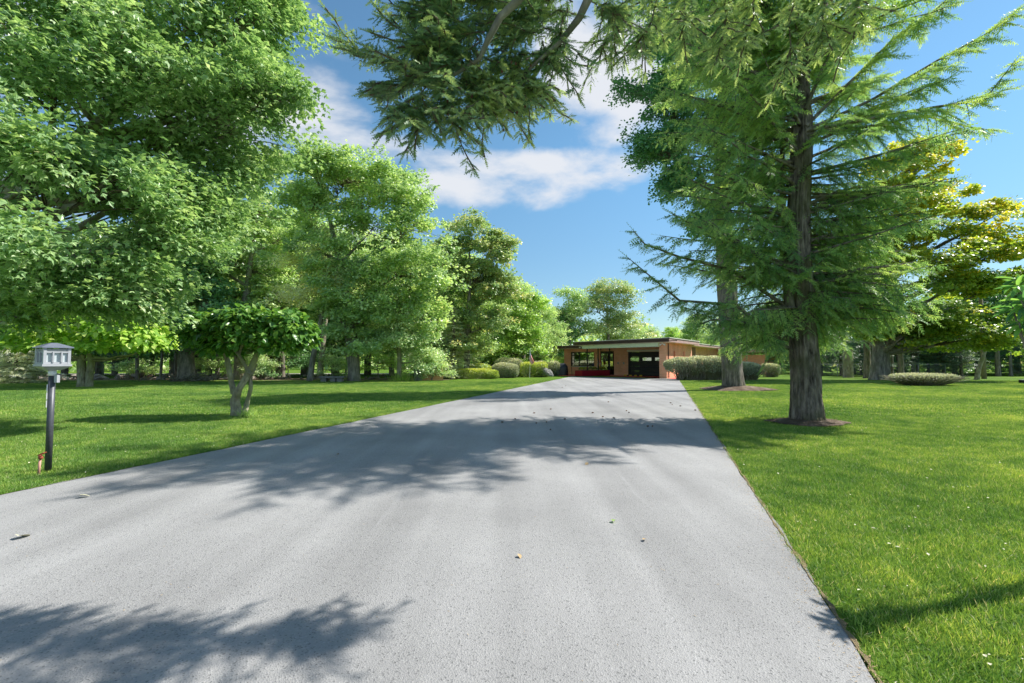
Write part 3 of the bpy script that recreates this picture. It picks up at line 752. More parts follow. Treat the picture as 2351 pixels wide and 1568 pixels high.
# the darker front board of the carport roof, with the gutter
fd = np.array([-9.75-.62, 1.73+1.2]); fl = np.linalg.norm(fd); fd /= fl; fn = np.array([fd[1], -fd[0]]); fn = fn if fn[1] < 0 else -fn
def strip(s0, s1, o0, o1, z0, z1, name, mat):
    o = np.array([.62, -1.2])
    pts = [o+fd*s0+fn*o0, o+fd*s1+fn*o0, o+fd*s1+fn*o1, o+fd*s0+fn*o1]
    return hpart(name, MB().prism([tuple(p) for p in pts], z0, z1), mat)
strip(.02, fl+.02, .005, .04, 3.05, 3.335, 'fascia', M['brown'])
g_ = strip(-.75, fl-.6, .045, .16, 3.07, 3.13, 'gutter', M['brown'])
strip(1.25, fl-.9, -.50, -.30, 2.68, 2.99, 'beam', M['beam'])
roof([(-7.2, 4.0), (-6.9, 14.5), (-13.9, 14.5), (-13.7, 4.0)], 2.80, 3.10, M['brown'], .03)
roof([(.15, 7.95), (.15, 23), (-9, 23), (-9, 7.95)], 2.96, 3.20, M['roseb'])
roof([(5.6, 20.3), (5.6, 31), (-.4, 31), (-.4, 23.1), (.3, 20.3)], 2.50, 2.75, M['roseb'])
# carport posts (three) standing along the planter
for a, d in ((8.47, 2.2), (8.05, 3.75), (7.45, 5.15)):
    MB().box(-a-.045, -a+.045, d-.045, d+.045, .0, 2.99).build('post', M['darkframe'], house)
# floodlights under the eaves, entry lamp, switch plates
def flood(x, y, z, rz):
    f = empty('floodlight', (x, y, z), rz); f.parent = house
    MB().box(-.05, .05, -.05, .05, .0, .06).build('base', M['white'], f)
    for sgn in (-1, 1):
        b = MB(); b.tube([(0, 0, -.01), (sgn*.09, -.06, -.06), (sgn*.20, -.14, -.11)], [.035, .05, .095], 12)
        b.build('lamp_head', M['white'], f, smooth=True)
flood(-.15, -.55, 2.93, .3); flood(-9.2, 2.4, 2.93, .2)
b = MB(); b.tube([(-8.3, 4.9, 2.79), (-8.3, 4.9, 2.66), (-8.3, 4.9, 2.58)], [.04, .06, .11], 12); hpart('ceiling_lamp', b, M['darkframe'])
for x in (-6.75, -6.15): hpart('outlet_cover', MB().box(x, x+.14, 5.46, 5.498, 1.18, 1.36), M['grey'])
b = MB(); b.tube([(.06, .35, 2.95), (.06, .35, .08)], .04, 8); hpart('downspout', b, M['brown'])
hpart('lintel', MB().box(GX0-.1, GX1+.1, 5.47, 5.498, 2.41, 2.60), M['soffit'])
for x in (GX0, GX1-.10): hpart('jamb', MB().box(x, x+.10, 5.50, 5.60, .01, 2.39), M['darkframe'])
# red concrete floor under the carport and red walk to the left, floor strip by the pier
def hsheet(name, poly, z0, z1, mat):
    c, s = math.cos(HR), math.sin(HR)
    pts = [(HC.x+x*c-y_*s, HC.y+x*s+y_*c) for x, y_ in poly]
    return tag(MB().prism(pts, z0, z1).build(name, mat), kind='structure')
hsheet('carport_floor', [(-7.3, 5.49), (-7.3, 3.4), (-1.8, 1.9), (.9, -.45), (1.1, 5.49)], .0, .03, M['redconc'])
hsheet('entry_walk', [(-13.4, 5.49), (-15.5, 3.2), (-13.5, 1.6), (-9.6, 1.3), (-9.2, 5.49)], .0, .05, M['redconc'])

# planter with ribbed sides, mums in it
pl = empty('planter_box', (0, 0, 0), 0, 'long crimson corrugated planter box beside the carport posts', 'planter')
A = np.array([-9.45, 1.45]); B = np.array([-8.5, 1.15]); dirv = np.array([1.1, 4.1]); dirv = dirv/np.linalg.norm(dirv)
def h2w(x, y_, z=0.0):
    c, s = math.cos(HR), math.sin(HR); return (HC.x+x*c-y_*s, HC.y+x*s+y_*c, z)
Ltot = 4.15
poly = [tuple(A), tuple(B), tuple(B+dirv*Ltot), tuple(A+dirv*(Ltot-.25))]
pw = [h2w(*p)[:2] for p in poly]; cxy = np.mean(pw, axis=0)
for k in range(9):
    z = .03+k*.06
    gr = [tuple(cxy+(np.array(p)-cxy)*1.02) for p in pw] if False else pw
    ins = [tuple(np.array(p)+(cxy-np.array(p))/np.linalg.norm(cxy-np.array(p))*.035) for p in pw]
    MB().prism(pw, z, z+.04).build('rib', M['planter'], pl)
    if k < 8: MB().prism(ins, z+.04, z+.06).build('side_panel', M['planter'], pl)
MB().prism([tuple(np.array(p)+(cxy-np.array(p))/np.linalg.norm(cxy-np.array(p))*.1) for p in pw], .50, .572).build('soil', M['mulch'], pl)
mum_says = ['first yellow chrysanthemum clump at the near end of the crimson planter', 'second yellow chrysanthemum clump from the near end of the planter',
            'third yellow chrysanthemum clump, between the first and second carport posts', 'fourth yellow chrysanthemum clump, left of the middle post',
            'fifth yellow chrysanthemum clump, in front of the entry glass', 'last yellow chrysanthemum clump at the wall end of the planter']
def ballpts(n, r, seed):
    g = np.random.default_rng(seed); d = nrm(g.normal(size=(n, 3))); d[:, 2] = np.abs(d[:, 2])*1.0-.25
    return d*r, d
for i, lab in enumerate(mum_says):
    p = (A+B)/2 + dirv*(.35+i*.68) + np.array([.05*(-1)**i, 0])
    m_ = empty('chrysanthemum', h2w(*p, .57), 0, lab, 'flowering plant', 'yellow chrysanthemums in the planter')
    ps, d = ballpts(500, .22, i); ps[:, 2] += .14
    mb = MB(); mb.scatter(T_LEAF, ps, d+rng.normal(size=d.shape)*.5, rng.normal(size=d.shape), .07, rng.random(500)); mb.build('foliage', M['l_cat'], m_)
    ps, d = ballpts(90, .235, i+50); ok = d[:, 2] > .15; ps = ps[ok]; d = d[ok]; ps[:, 2] += .15
    mb = MB()
    hexv = [(0, 0, .012)]+[(.5*math.cos(a), .5*math.sin(a), 0) for a in np.arange(6)*PI/3]
    mb.scatter((hexv, [(0, k+1, (k+1) % 6+1) for k in range(6)]), ps, np.cross(d, rng.normal(size=d.shape)), d, .075, rng.random(len(ps))); mb.build('blossoms', M['petal'], m_, kind='stuff')

# flags
def flag(name, loc, ph, fl_len, hoist, lab, tilt=0.0, rz=0.0):
    f = empty(name, loc, rz, lab, 'flag')
    mb = MB(); mb.tube([(0, 0, 0), (tilt*ph, 0, ph)], .016, 8); mb.build('pole', M['white'], f)
    mb = MB(); mb.tube([(tilt*ph, 0, ph), (tilt*ph, 0, ph+.05)], [.03, .005], 8); mb.build('finial', M['grey'], f)
    # cloth hanging limp: hoist edge on the pole, fly dropping down in folds
    nu, nv = 30, 16; v = []; uvs = []
    for i in range(nu):
        u = i/(nu-1)
        for j in range(nv):
            w = j/(nv-1)
            th = u**.7*1.12                                 # turns from sideways to straight down
            x = .10+math.sin(min(th, 1)*1.2)*.16*(1-w*.2)+ (1-w)*.22*u**.8
            z = -w*hoist*(1-.35*u) - u*fl_len*.74*(1-.35*w)
            yy = .045*math.sin(w*11+u*4)*(.3+u)
            v.append((tilt*(ph+z)+x*(.25+.75*u)*1.0-.08, yy, ph-.06+z)); uvs.append((u, w, 0))
    q = [(i*nv+j, i*nv+j+1, (i+1)*nv+j+1, (i+1)*nv+j) for i in range(nu-1) for j in range(nv-1)]
    mb = MB(); mb.quads(v, q); o = mb.build('cloth', M['flag'], f, smooth=True)
    at = o.data.attributes.new('cloth', 'FLOAT_VECTOR', 'POINT'); at.data.foreach_set('vector', np.array(uvs, dtype=np.float32).ravel())
    o.visible_shadow = True
    return f
pg = GX(1216, 40.5)
flag('flag', (pg.x, pg.y, 0), 2.6, 1.6, .95, 'striped flag hanging from a white pole between the clipped hedges', 0.02, .2)
pf = h2w(-8.75, 4.9, .03)
flag('flag', pf, 2.1, 1.15, .7, 'striped flag on a pole standing in for a pale flag reflection in the entry glass', 0.05, -.4)  # reflection in the entry glass modelled as an added flag

# striped wheel stop on the carport floor
ws = empty('wheel_stop', h2w(-5.6, 4.4, .03), HR, 'low black and yellow striped wheel stop lying before the garage door', 'wheel stop')
for k in range(8):
    MB().prism([(k*.26, 0), (k*.26+.26, 0), (k*.26+.26, .14), (k*.26, .14)], 0, .10 if k % 2 else .101).build('stripe_block', M['yellow'] if k % 2 == 0 else M['black'], ws)

# handrail, boulder, covered grill
hr = empty('handrail', GX(1242, 43.0), 0, 'short grey metal handrail beside the boulder at the walk', 'handrail')
MB().tube([(0, 0, 0), (0, 0, .85), (.05, 0, .92), (.05, 1.3, .92), (0, 1.35, .85), (0, 1.35, 0)], .028, 8).build('rail', M['grey'], hr, smooth=True)
hr2 = empty('handrail', GX(1300, 48.0), 0, 'short dark handrail against the left corner of the brick house', 'handrail')
MB().tube([(0, 0, 0), (0, 0, .85), (.55, 0, .9), (.6, 0, 0)], .025, 8).build('rail', M['darkframe'], hr2, smooth=True)

def rock_mesh(seed, flat=.7, det=2):
    import bmesh
    bm = bmesh.new(); bmesh.ops.create_icosphere(bm, subdivisions=det, radius=1)
    for v in bm.verts:
        n_ = mnoise.noise(v.co*1.3+Vector((seed*7.1, 0, 0)))*.45+mnoise.noise(v.co*3+Vector((0, seed*3.3, 0)))*.15
        v.co *= 1+n_; v.co.z *= flat
        v.co.z = max(v.co.z, -.25)
    me = bpy.data.meshes.new('rock'); bm.to_mesh(me); bm.free(); return me
bo = rock_mesh(3, .95, 3); bo.materials.append(M['stone'])
g = GX(1239, 42.0)
o = obj_from('boulder', bo, None, (GX(1254, 42).x, g.y, .30), (0.1, .15, .4), (.62, .45, .58)); tag(o, 'large angular pale grey boulder at the end of the hedge by the walk', 'boulder')
g = GX(1283, 46.5)
gl = empty('covered_grill', g, 0, 'barbecue grill under a black vinyl cover by the left house corner', 'grill')
mb = MB(); v = []; nz = 9; ns = 28
for i in range(nz):
    z = i/(nz-1)*1.25
    for j in range(ns):
        a = j*2*PI/ns; c_, s_ = math.cos(a), math.sin(a)
        k = (abs(c_)**4+abs(s_)**4)**(-.25)
        rr = (.98 if z < .9 else .98-(z-.9)*1.0)*(1+.05*math.sin(a*9+z*3))
        v.append((c_*k*rr*.92, s_*k*rr*.5, z))
v.append((0, 0, 1.27)); q = [(i*ns+j, i*ns+(j+1) % ns, (i+1)*ns+(j+1) % ns, (i+1)*ns+j) for i in range(nz-1) for j in range(ns)]
mb.quads(v, q); mb.f.append(np.array([((nz-1)*ns+j, (nz-1)*ns+(j+1) % ns, nz*ns) for j in range(ns)], dtype=np.int32))
mb.build('cover', M['cover'], gl, smooth=True)

# ------------------------------------------------------------------ hedges
def hedge(name, label, centre, half, mat, seed, nleaf=22000, size=.085, sq=4.0, bare=0.0, rz=0.0, cat='hedge', stems=60, group=None, taper=0.0):
    root = empty(name, (centre[0], centre[1], 0), rz, label, cat, group)
    r = np.random.default_rng(seed); d = nrm(r.normal(size=(nleaf, 3)))
    k = (np.abs(d)**sq).sum(1)**(-1/sq)
    p = d*k[:, None]
    hz = half[2]
    wob = 1+.045*np.sin(p[:, 0]*half[0]*1.7+seed)+.03*np.sin(p[:, 1]*5+seed*2)+.035*np.sin(p[:, 0]*half[0]*4.3+p[:, 2]*3)
    depth = 1-r.random(nleaf)**2*.16
    pos = p*np.array(half)*(wob*depth)[:, None]
    pos[:, 2] += hz
    if taper: pos[:, :2] *= (1-taper*(1-pos[:, 2:3]/(2*hz)))
    keep = (pos[:, 2] > .02) & (r.random(nleaf) > bare*np.clip(1.5-pos[:, 2]/(2*hz)*1.9, 0, 1))
    pos = pos[keep]; n_ = nrm(p[keep]*np.array([1, 1, 1.2]))
    yd = nrm(n_*.6+r.normal(size=pos.shape)*.6+np.array([0, 0, .3])); nd = nrm(n_+r.normal(size=pos.shape)*.6)
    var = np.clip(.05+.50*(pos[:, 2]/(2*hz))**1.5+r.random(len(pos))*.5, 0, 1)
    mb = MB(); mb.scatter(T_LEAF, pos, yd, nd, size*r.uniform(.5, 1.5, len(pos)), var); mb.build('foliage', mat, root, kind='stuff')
    st = MB(); rr = random.Random(seed)
    for i in range(stems):
        x = rr.uniform(-.75, .75)*half[0]*(1-taper*.7); yy = rr.uniform(-.5, .5)*half[1]*(1-taper*.7)
        for q in range(3):
            if taper > .35: x = rr.uniform(-.35, .35)*half[0]; yy = rr.uniform(-.3, .3)*half[1]
            e = (x*(2.3 if taper > .35 else 1)+rr.uniform(-.6, .6)*min(half[0], 1.0), yy+rr.uniform(-.95, .85)*half[1], hz*rr.uniform(1.0, 1.75))
            st.tube(curve((x, yy, 0), e, 5, wob=.06, r=rr), np.linspace(.028, .010, 5), 4, cap=False)
    st.build('stems', M['bark_pale'], root, smooth=True, kind='stuff')
    return root
def hedgeP(name, label, u0, u1, vt, Y, dep, mat, seed, **kw):
    a = P(u0, vt, Y); b = P(u1, vt, Y)
    return hedge(name, label, ((a.x+b.x)/2, Y+dep*.5), ((b.x-a.x)/2, dep*.5, a.z/2), mat, seed, **kw)
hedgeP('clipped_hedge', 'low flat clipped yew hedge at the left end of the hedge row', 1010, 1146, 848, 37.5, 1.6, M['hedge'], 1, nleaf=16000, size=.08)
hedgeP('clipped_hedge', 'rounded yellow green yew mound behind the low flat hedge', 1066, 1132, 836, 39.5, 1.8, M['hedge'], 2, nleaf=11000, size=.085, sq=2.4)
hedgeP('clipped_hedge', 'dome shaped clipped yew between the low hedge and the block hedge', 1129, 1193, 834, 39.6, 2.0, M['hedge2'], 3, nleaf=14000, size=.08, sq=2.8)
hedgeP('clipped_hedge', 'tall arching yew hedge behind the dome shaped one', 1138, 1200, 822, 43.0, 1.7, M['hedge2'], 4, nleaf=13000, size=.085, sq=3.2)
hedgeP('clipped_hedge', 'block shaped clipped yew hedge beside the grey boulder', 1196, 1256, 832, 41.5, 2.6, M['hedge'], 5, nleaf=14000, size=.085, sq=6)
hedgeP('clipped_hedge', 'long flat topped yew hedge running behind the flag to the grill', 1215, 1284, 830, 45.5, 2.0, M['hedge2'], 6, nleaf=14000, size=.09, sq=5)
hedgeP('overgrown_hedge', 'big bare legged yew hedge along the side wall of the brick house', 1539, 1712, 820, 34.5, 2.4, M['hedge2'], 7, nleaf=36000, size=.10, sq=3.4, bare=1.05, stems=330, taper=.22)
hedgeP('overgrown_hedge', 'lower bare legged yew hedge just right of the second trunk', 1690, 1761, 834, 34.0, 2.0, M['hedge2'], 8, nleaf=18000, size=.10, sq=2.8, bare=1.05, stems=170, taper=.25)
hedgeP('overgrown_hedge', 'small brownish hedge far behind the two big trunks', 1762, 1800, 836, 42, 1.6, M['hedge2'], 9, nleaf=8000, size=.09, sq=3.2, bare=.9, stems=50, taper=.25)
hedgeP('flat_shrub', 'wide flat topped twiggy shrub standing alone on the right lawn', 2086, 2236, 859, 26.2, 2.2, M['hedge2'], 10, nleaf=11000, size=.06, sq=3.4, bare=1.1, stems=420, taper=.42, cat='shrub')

# ------------------------------------------------------------------ post lantern and stake at the left edge
lb = G(110, 1083)
lan = empty('post_lantern', lb, 0, 'grey square lantern with hipped roof on a dark post beside the drive', 'post lantern')
ln = .012
MB().tube([(0, 0, -.02), (0, 0, 1.26)], .036, 20).build('post', simple('dark_post', (0.075, 0.08, 0.092), .45, .5, metal=.2, noise=.35, nscale=25), lan, smooth=True)
MB().tube([(0, 0, 1.261), (0, 0, 1.33)], .042, 20).build('collar', M['white'], lan, smooth=True)
MB().box(.045, .085, -.02, .02, 1.17, 1.27).build('photocell', M['lantern'], lan)
head = empty('lantern_head', (0, 0, 1.33), math.radians(-27)); head.parent = lan
w2 = .135
def ringbox(mb, w, t, z0, z1):
    mb.box(-w, w, -w, -w+t, z0, z1); mb.box(-w, w, w-t, w, z0, z1); mb.box(-w, -w+t, -w+t, w-t, z0, z1); mb.box(w-t, w, -w+t, w-t, z0, z1)
mb = MB()
mb.raw([(-.06, -.06, 0), (.06, -.06, 0), (.06, .06, 0), (-.06, .06, 0), (-w2-.015, -w2-.015, .055), (w2+.015, -w2-.015, .055), (w2+.015, w2+.015, .055), (-w2-.015, w2+.015, .055)],
       [(0, 1, 5), (0, 5, 4), (1, 2, 6), (1, 6, 5), (2, 3, 7), (2, 7, 6), (3, 0, 4), (3, 4, 7), (0, 2, 1), (0, 3, 2), (4, 5, 6), (4, 6, 7)])
ringbox(mb, w2+.012, .03, .056, .085)
mb.build('base', M['lantern'], head)
mb = MB(); ringbox(mb, w2-.025, .006, .086, .285); mb.build('glass_body', M['frost'], head)
mb = MB(); ringbox(mb, w2-.002, .022, .086, .112); ringbox(mb, w2-.002, .022, .232, .252)
for sx in (-1, 1):
    for sy in (-1, 1): mb.box(sx*w2-(.03 if sx > 0 else 0), sx*w2+(.03 if sx < 0 else 0), sy*w2-(.03 if sy > 0 else 0), sy*w2+(.03 if sy < 0 else 0), .086, .295)
mb.build('frame', M['lantern'], head)
for k in range(4):
    for x in (-.042, .042):
        c_, s_ = math.cos(k*PI/2), math.sin(k*PI/2)
        m_ = MB().box(x-.008, x+.008, -w2-.010, -w2+.012, .106, .246)
        o = m_.build('bar', M['lantern'], head); o.rotation_euler = (0, 0, k*PI/2)
    for z in (.258, .273):
        o = MB().box(-w2+.031, w2-.031, -w2+.002, -w2+.018, z, z+.007).build('louvre', M['lantern'], head); o.rotation_euler = (0, 0, k*PI/2)
    for x in (-.118, 0, .118):
        for z in np.linspace(.12, .225, 9):
            pass
mb = MB(); wr = w2+.022
mb.raw([(-wr, -wr, .296), (wr, -wr, .296), (wr, wr, .296), (-wr, wr, .296), (-wr, -wr, .310), (wr, -wr, .310), (wr, wr, .310), (-wr, wr, .310), (-.03, -.03, .365), (.03, -.03, .365), (.03, .03, .365), (-.03, .03, .365)],
       [(0, 2, 1), (0, 3, 2)]+[t for a in range(4) for t in ((a, (a+1) % 4, 4+(a+1) % 4), (a, 4+(a+1) % 4, 4+a), (4+a, 4+(a+1) % 4, 8+(a+1) % 4), (4+a, 8+(a+1) % 4, 8+a))]+[(8, 9, 10), (8, 10, 11)])
mb.build('roof', M['lroof'], head)
for i, ch in enumerate('170'):
    z = 1.10-i*.105
    ang = math.radians(-118)
    pl_ = MB().box(-.03, .03, -.0375-.006, -.0375+.004, -.045, .045).build('number_plate', M['white'], lan)
    pl_.location = (0, 0, z); pl_.rotation_euler = (0, 0, math.radians(-52))
    tc_ = bpy.data.curves.new('digit'+ch, 'FONT'); tc_.body = ch; tc_.size = .10; tc_.extrude = .001; tc_.align_x = 'CENTER'; tc_.align_y = 'CENTER'
    tc_.materials.append(M['black'])
    t0_ = bpy.data.objects.new('digit', tc_); C.collection.objects.link(t0_); me_ = bpy.data.meshes.new_from_object(t0_.evaluated_get(bpy.context.evaluated_depsgraph_get())); bpy.data.objects.remove(t0_)
    t_ = bpy.data.objects.new('digit', me_); link(t_, pl_); t_.location = (0, -.0448, 0); t_.rotation_euler = (PI/2, 0, 0)
sb = G(88, 1092)
stk = empty('pipe_stake', sb, 0, 'short pink pipe with a rusty valve wheel standing beside the lantern post', 'valve pipe')
MB().tube([(0, 0, -.02), (.012, 0, .20)], .014, 12).build('pipe', M['copper'], stk, smooth=True)
MB().tube([(.012, 0, .205), (.022, 0, .22), (.02, -.01, .26)], [.012, .026, .018], 10).build('valve_body', M['rust'], stk, smooth=True)
mb = MB(); ring = [(.045*math.cos(a)+.035, .030*math.sin(a), .275+.02*math.cos(a)) for a in np.linspace(0, 2*PI, 17)]
mb.tube(ring, .005, 6, cap=False)
for a in np.arange(5)*2*PI/5: mb.tube([(.035, 0, .275), (.045*math.cos(a)+.035, .030*math.sin(a), .275+.02*math.cos(a))], .003, 5)
mb.build('handwheel', M['rust'], stk, smooth=True)

# ------------------------------------------------------------------ far trees behind everything
def lob(x, y, z, rx, ry, rz): return ((x, y, z), (rx, ry, rz))
def proto_tree(i, H, R, lmat, bmat, seed, n=700, nper=44, size=.26):
    r = random.Random(seed); L_ = []
    for k in range(7):
        a = k*2*PI/7*2.3+r.random(); h = H*(.38+.5*k/7); q = R*(.55 if k < 5 else .2)
        L_.append(lob(math.cos(a)*q, math.sin(a)*q, h, R*r.uniform(.45, .6), R*r.uniform(.45, .6), H*r.uniform(.13, .19)))
    for k in range(4):
        a = k*PI/2+r.random(); L_.append(lob(math.cos(a)*R*.5, math.sin(a)*R*.5, H*.24, R*.5, R*.5, H*.12))
    L_.append(lob(0, 0, H*.86, R*.45, R*.45, H*.14))
    return deciduous('background_tree', 'x', (0, 0, 0), .28, L_, H*.22, n, nper, R*.15, size, lmat, bmat, seed=seed, twig=.25, sides=9, cat='tree', group='trees at the back of the place')
protos = [proto_tree(0, 13, 4.6, M['l_mid'], M['bark_grey'], 21), proto_tree(1, 12, 4.0, M['l_pale'], M['bark_grey'], 22),
          proto_tree(2, 13, 4.4, M['l_dark'], M['bark_gum'], 23), proto_tree(3, 11, 4.2, M['l_lime'], M['bark_grey'], 24)]
def conifer(name, label, base, H, R, mat, seed, rows=34, size=.34, low=.25, nper=1.0, group=None, cat='conifer'):
    r = np.random.default_rng(seed); rr = random.Random(seed)
    root = empty(name, tuple(base), 0, label, cat, group)
    bark_trunk([(0, 0, -.1), (0, 0, H*.5), (0, 0, H)], [H*.016+.05, H*.011+.03, .02], 10, 8, .01, .2, seed, .5, 5).build('trunk', M['bark_fir'], root, smooth=True)
    mb = MB(); wd = MB(); P_, Y_, N_, V_ = [], [], [], []
    for k in range(rows):
        t = k/(rows-1); z = low+(H-low)*t**.95; L = R*(1-t)**.8*rr.uniform(.8, 1.1)+.12
        nb = max(4, int(8*(1-t)+3))
        for b in range(nb):
            a = rr.uniform(0, 2*PI); l = L*rr.uniform(.65, 1.1); z = max(.15, min(H-.05, low+(H-low)*t**.95+rr.uniform(-1.2, 1.2)*H/rows))
            d = np.array([math.cos(a), math.sin(a), 0])
            m = max(4, int(l/(size*.42)*1.9*nper))
            tt = rr.uniform(.1, .2)+(1-.15)*np.sort(r.random(m))
            side = np.cross(d, [0, 0, 1])
            ps = np.array([0, 0, z])+d*(tt*l)[:, None]+np.array([0, 0, 1])*(-.22*l*tt+.10*l*tt**3)[:, None]
            off = r.normal(size=m)*.16*l*(1.05-tt)
            ps = ps+side*off[:, None]+np.array([0, 0, -.15])*np.abs(r.normal(size=m))[:, None]*size
            P_.append(ps); Y_.append(nrm(d+side*np.sign(off)[:, None]*.7+np.array([0, 0, -.25])+r.normal(size=(m, 3))*.2))
            N_.append(nrm(np.array([0, 0, 1.])+r.normal(size=(m, 3))*.35)); V_.append(np.clip(.2+.5*tt+r.random(m)*.4-.1, 0, 1))
            if b % 2 == 0: wd.tube([(0, 0, z), tuple(np.array([0, 0, z])+d*l*.9+np.array([0, 0, -.15*l]))], [.02, .006], 4, cap=False)
    mb.scatter(T_SPR, np.concatenate(P_), np.concatenate(Y_), np.concatenate(N_), size*np.random.default_rng(seed).uniform(.7, 1.2, sum(len(x) for x in P_)), np.concatenate(V_))
    mb.build('crown', mat, root, kind='stuff'); wd.build('branchwork', M['twig'], root, kind='stuff')
    return root
con = conifer('spruce', 'x', (0, 0, 0), 7.5, 2.3, M['n_dark'], 31, rows=26, size=.42, low=.7, group='dark spruces at the back')
con2 = conifer('spruce', 'x', (0, 0, 0), 8.5, 2.6, M['n_dark'], 32, rows=26, size=.42, low=1.6, group='dark spruces at the back')

def gpt(u, Y): g = GX(u, Y); return (g.x, g.y, 0)
used = set()
def bg(k, u, Y, sc, rz, label, wid=1.0):
    src = (protos+[con, con2])[k]
    if k not in used:
        used.add(k); src.location = gpt(u, Y); src.rotation_euler = (0, 0, rz); src.scale = (sc*wid, sc*wid, sc); src['label'] = label
        return src
    return copy_tree(src, gpt(u, Y), rz, (sc*wid, sc*wid, sc), label)
# left wood
bg(0, 20, 46, 1.0, .3, 'leafy tree at the far left behind the pale spruce')
bg(2, 150, 44, .95, 1.3, 'dark tree behind the bright umbrella shaped tree')
bg(1, 265, 47, .95, 2.2, 'pale green tree in the wood between the bright low tree and the double trunk')
bg(2, 350, 43, .85, 2.9, 'dark crowned tree just left of the thick double trunk')
bg(0, 480, 45, 1.05, 4.1, 'mid green tree behind the clipped tree at the drive, left half')
bg(1, 640, 46, .95, 5.0, 'pale tree behind the leaning trunk in the wood')
bg(2, 735, 42, .55, .7, 'small dark understory tree between the leaning and the thick trunk')
bg(0, 900, 45, .95, 1.9, 'green tree behind the pale slim trunk in the wood')
bg(2, 990, 47, .80, 3.3, 'dark tree behind the brick barbecue')
bg(1, 1130, 50, .72, 4.4, 'pale tree behind the dome shaped hedge')
bg(0, 1235, 52, .62, 5.2, 'low green tree behind the flag and the block hedge')
bg(2, 1285, 60, .62, .2, 'dark low tree behind the left end of the house roof')
bg(0, 1455, 66, .52, 1.1, 'small tree over the middle of the house roof')
bg(1, 1490, 74, .60, 2.1, 'rounded pale tree over the right end of the carport roof')
bg(3, 1545, 78, .66, 3.0, 'lime green tree over the roof corner of the house')
bg(0, 1600, 74, .70, 3.9, 'green tree just right of the roof corner behind the house')
bg(1, 1680, 66, .75, 4.6, 'pale tree far behind the second big trunk')
bg(0, 1780, 62, .75, 5.5, 'green tree between the two big right trunks, far behind')
bg(2, 1850, 54, .62, .9, 'dark tree far behind the nearest big trunk')
bg(2, 1960, 56, .65, 1.8, 'dark tree behind the pale broken stump')
bg(0, 2075, 60, .62, 2.7, 'green tree across the lane behind the flat shrub')
bg(2, 2130, 52, .58, 3.6, 'dark tree in the shade under the yellowing maple')
bg(3, 2190, 55, .95, 4.4, 'lime tree behind the utility pole, on its left')
bg(2, 2290, 50, .85, 5.3, 'dark tree just right of the utility pole')
bg(3, 2335, 54, 1.05, .4, 'lime green tree at the right edge beyond the road')
bg(0, 2420, 48, .85, 2.4, 'leafy tree at the right edge beside the road')
bg(0, 400, 49, 1.35, 1.0, 'tall green tree behind the thick double trunk, its top above it')
bg(1, 560, 51, 1.45, 2.0, 'tall pale tree behind the forked trunk, its top above it')
bg(0, 700, 50, 1.40, 3.0, 'tall green tree left of the tallest tree, behind it')
bg(1, 845, 49, 1.25, 4.0, 'tall pale tree right behind the tallest tree')
bg(0, 985, 52, 1.15, 5.0, 'tall green tree between the tallest and the round crowned tree')
bg(1, 455, 44, 1.15, 2.4, 'pale green tree standing behind the brush pile, mid height')
bg(0, 620, 45, 1.2, 1.4, 'mid height green tree between the forked and the leaning trunks')
bg(1, 770, 46, 1.25, .9, 'pale tree close behind the tallest tree, on its left')
bg(0, 1040, 46, 1.0, 2.2, 'green tree behind the columnar conifer')
bg(1, 1170, 54, .95, 3.7, 'pale tree standing between the round crowned tree and the yellow green one')
bg(1, 90, 50, 1.3, 6.0, 'tall pale tree behind the lantern, hidden by the near maple')
bg(0, 230, 50, 1.3, .5, 'tall green tree behind the bright umbrella shaped tree')
# dark spruces
bg(4, 60, 42, .8, 0, 'dark spruce behind the pale spruce at the left edge')
bg(5, 300, 41, .85, 1, 'dark spruce left of the thick double trunk')
bg(4, 1885, 47, .72, 2, 'dark spruce right of the nearest big trunk')
bg(5, 1930, 46, .78, 3, 'dark spruce behind the pale broken stump')
bg(4, 1975, 48, .7, 4, 'dark spruce between the stump and the maple trunk')
bg(5, 2105, 46, .8, 5, 'dark spruce behind the flat shrub, left half')
bg(4, 2165, 45, .82, 1.5, 'dark spruce behind the flat shrub, right half')
bg(5, 2240, 47, .8, 2.5, 'dark spruce left of the utility pole')
bg(4, 1790, 52, .75, 3.5, 'dark spruce behind the small brownish hedge')

bg(5, 2000, 44, .7, 1.1, 'dark spruce right behind the yellowing maple trunk')
bg(4, 2060, 45, .75, 2.1, 'dark spruce behind the dark straight trunk left of the flat shrub')
bg(5, 2205, 44, .7, 3.1, 'dark spruce behind the right end of the flat shrub')
bg(4, 2320, 46, .75, 4.1, 'dark spruce near the right edge beyond the road')
bg(0, 2150, 48, .62, 4.9, 'bushy tree low behind the flat shrub')
bg(2, 2020, 50, .6, 5.9, 'dark tree low behind the yellowing maple trunk')

# a far belt of woods that reads as one mass
def far_woods():
    r = np.random.default_rng(5); mb = MB(); n = 0
    P_ = []
    for a in np.arange(-62, 64, 1.7):
        az = math.radians(a); D = 92+6*math.sin(a*.7)
        c = np.array([math.sin(az)*D, math.cos(az)*D, 0]); h = 7.5+1.2*math.sin(a*1.3)+r.random()*1.5
        m = 420
        d = nrm(r.normal(size=(m, 3))); d[:, 2] = np.abs(d[:, 2])
        P_.append(np.concatenate([c+d*np.array([3.0, 3.0, h])*(1-r.random((m, 1))*.25)]))
    P_ = np.concatenate(P_); N_ = len(P_)
    mb.scatter(T_KITE, P_, nrm(r.normal(size=(N_, 3))), nrm(r.normal(size=(N_, 3))+np.array([0, -.3, .6])), r.uniform(.5, 1.1, N_), r.random(N_))
    mb.build('far_woods', M['l_mid'], kind='stuff')
far_woods()

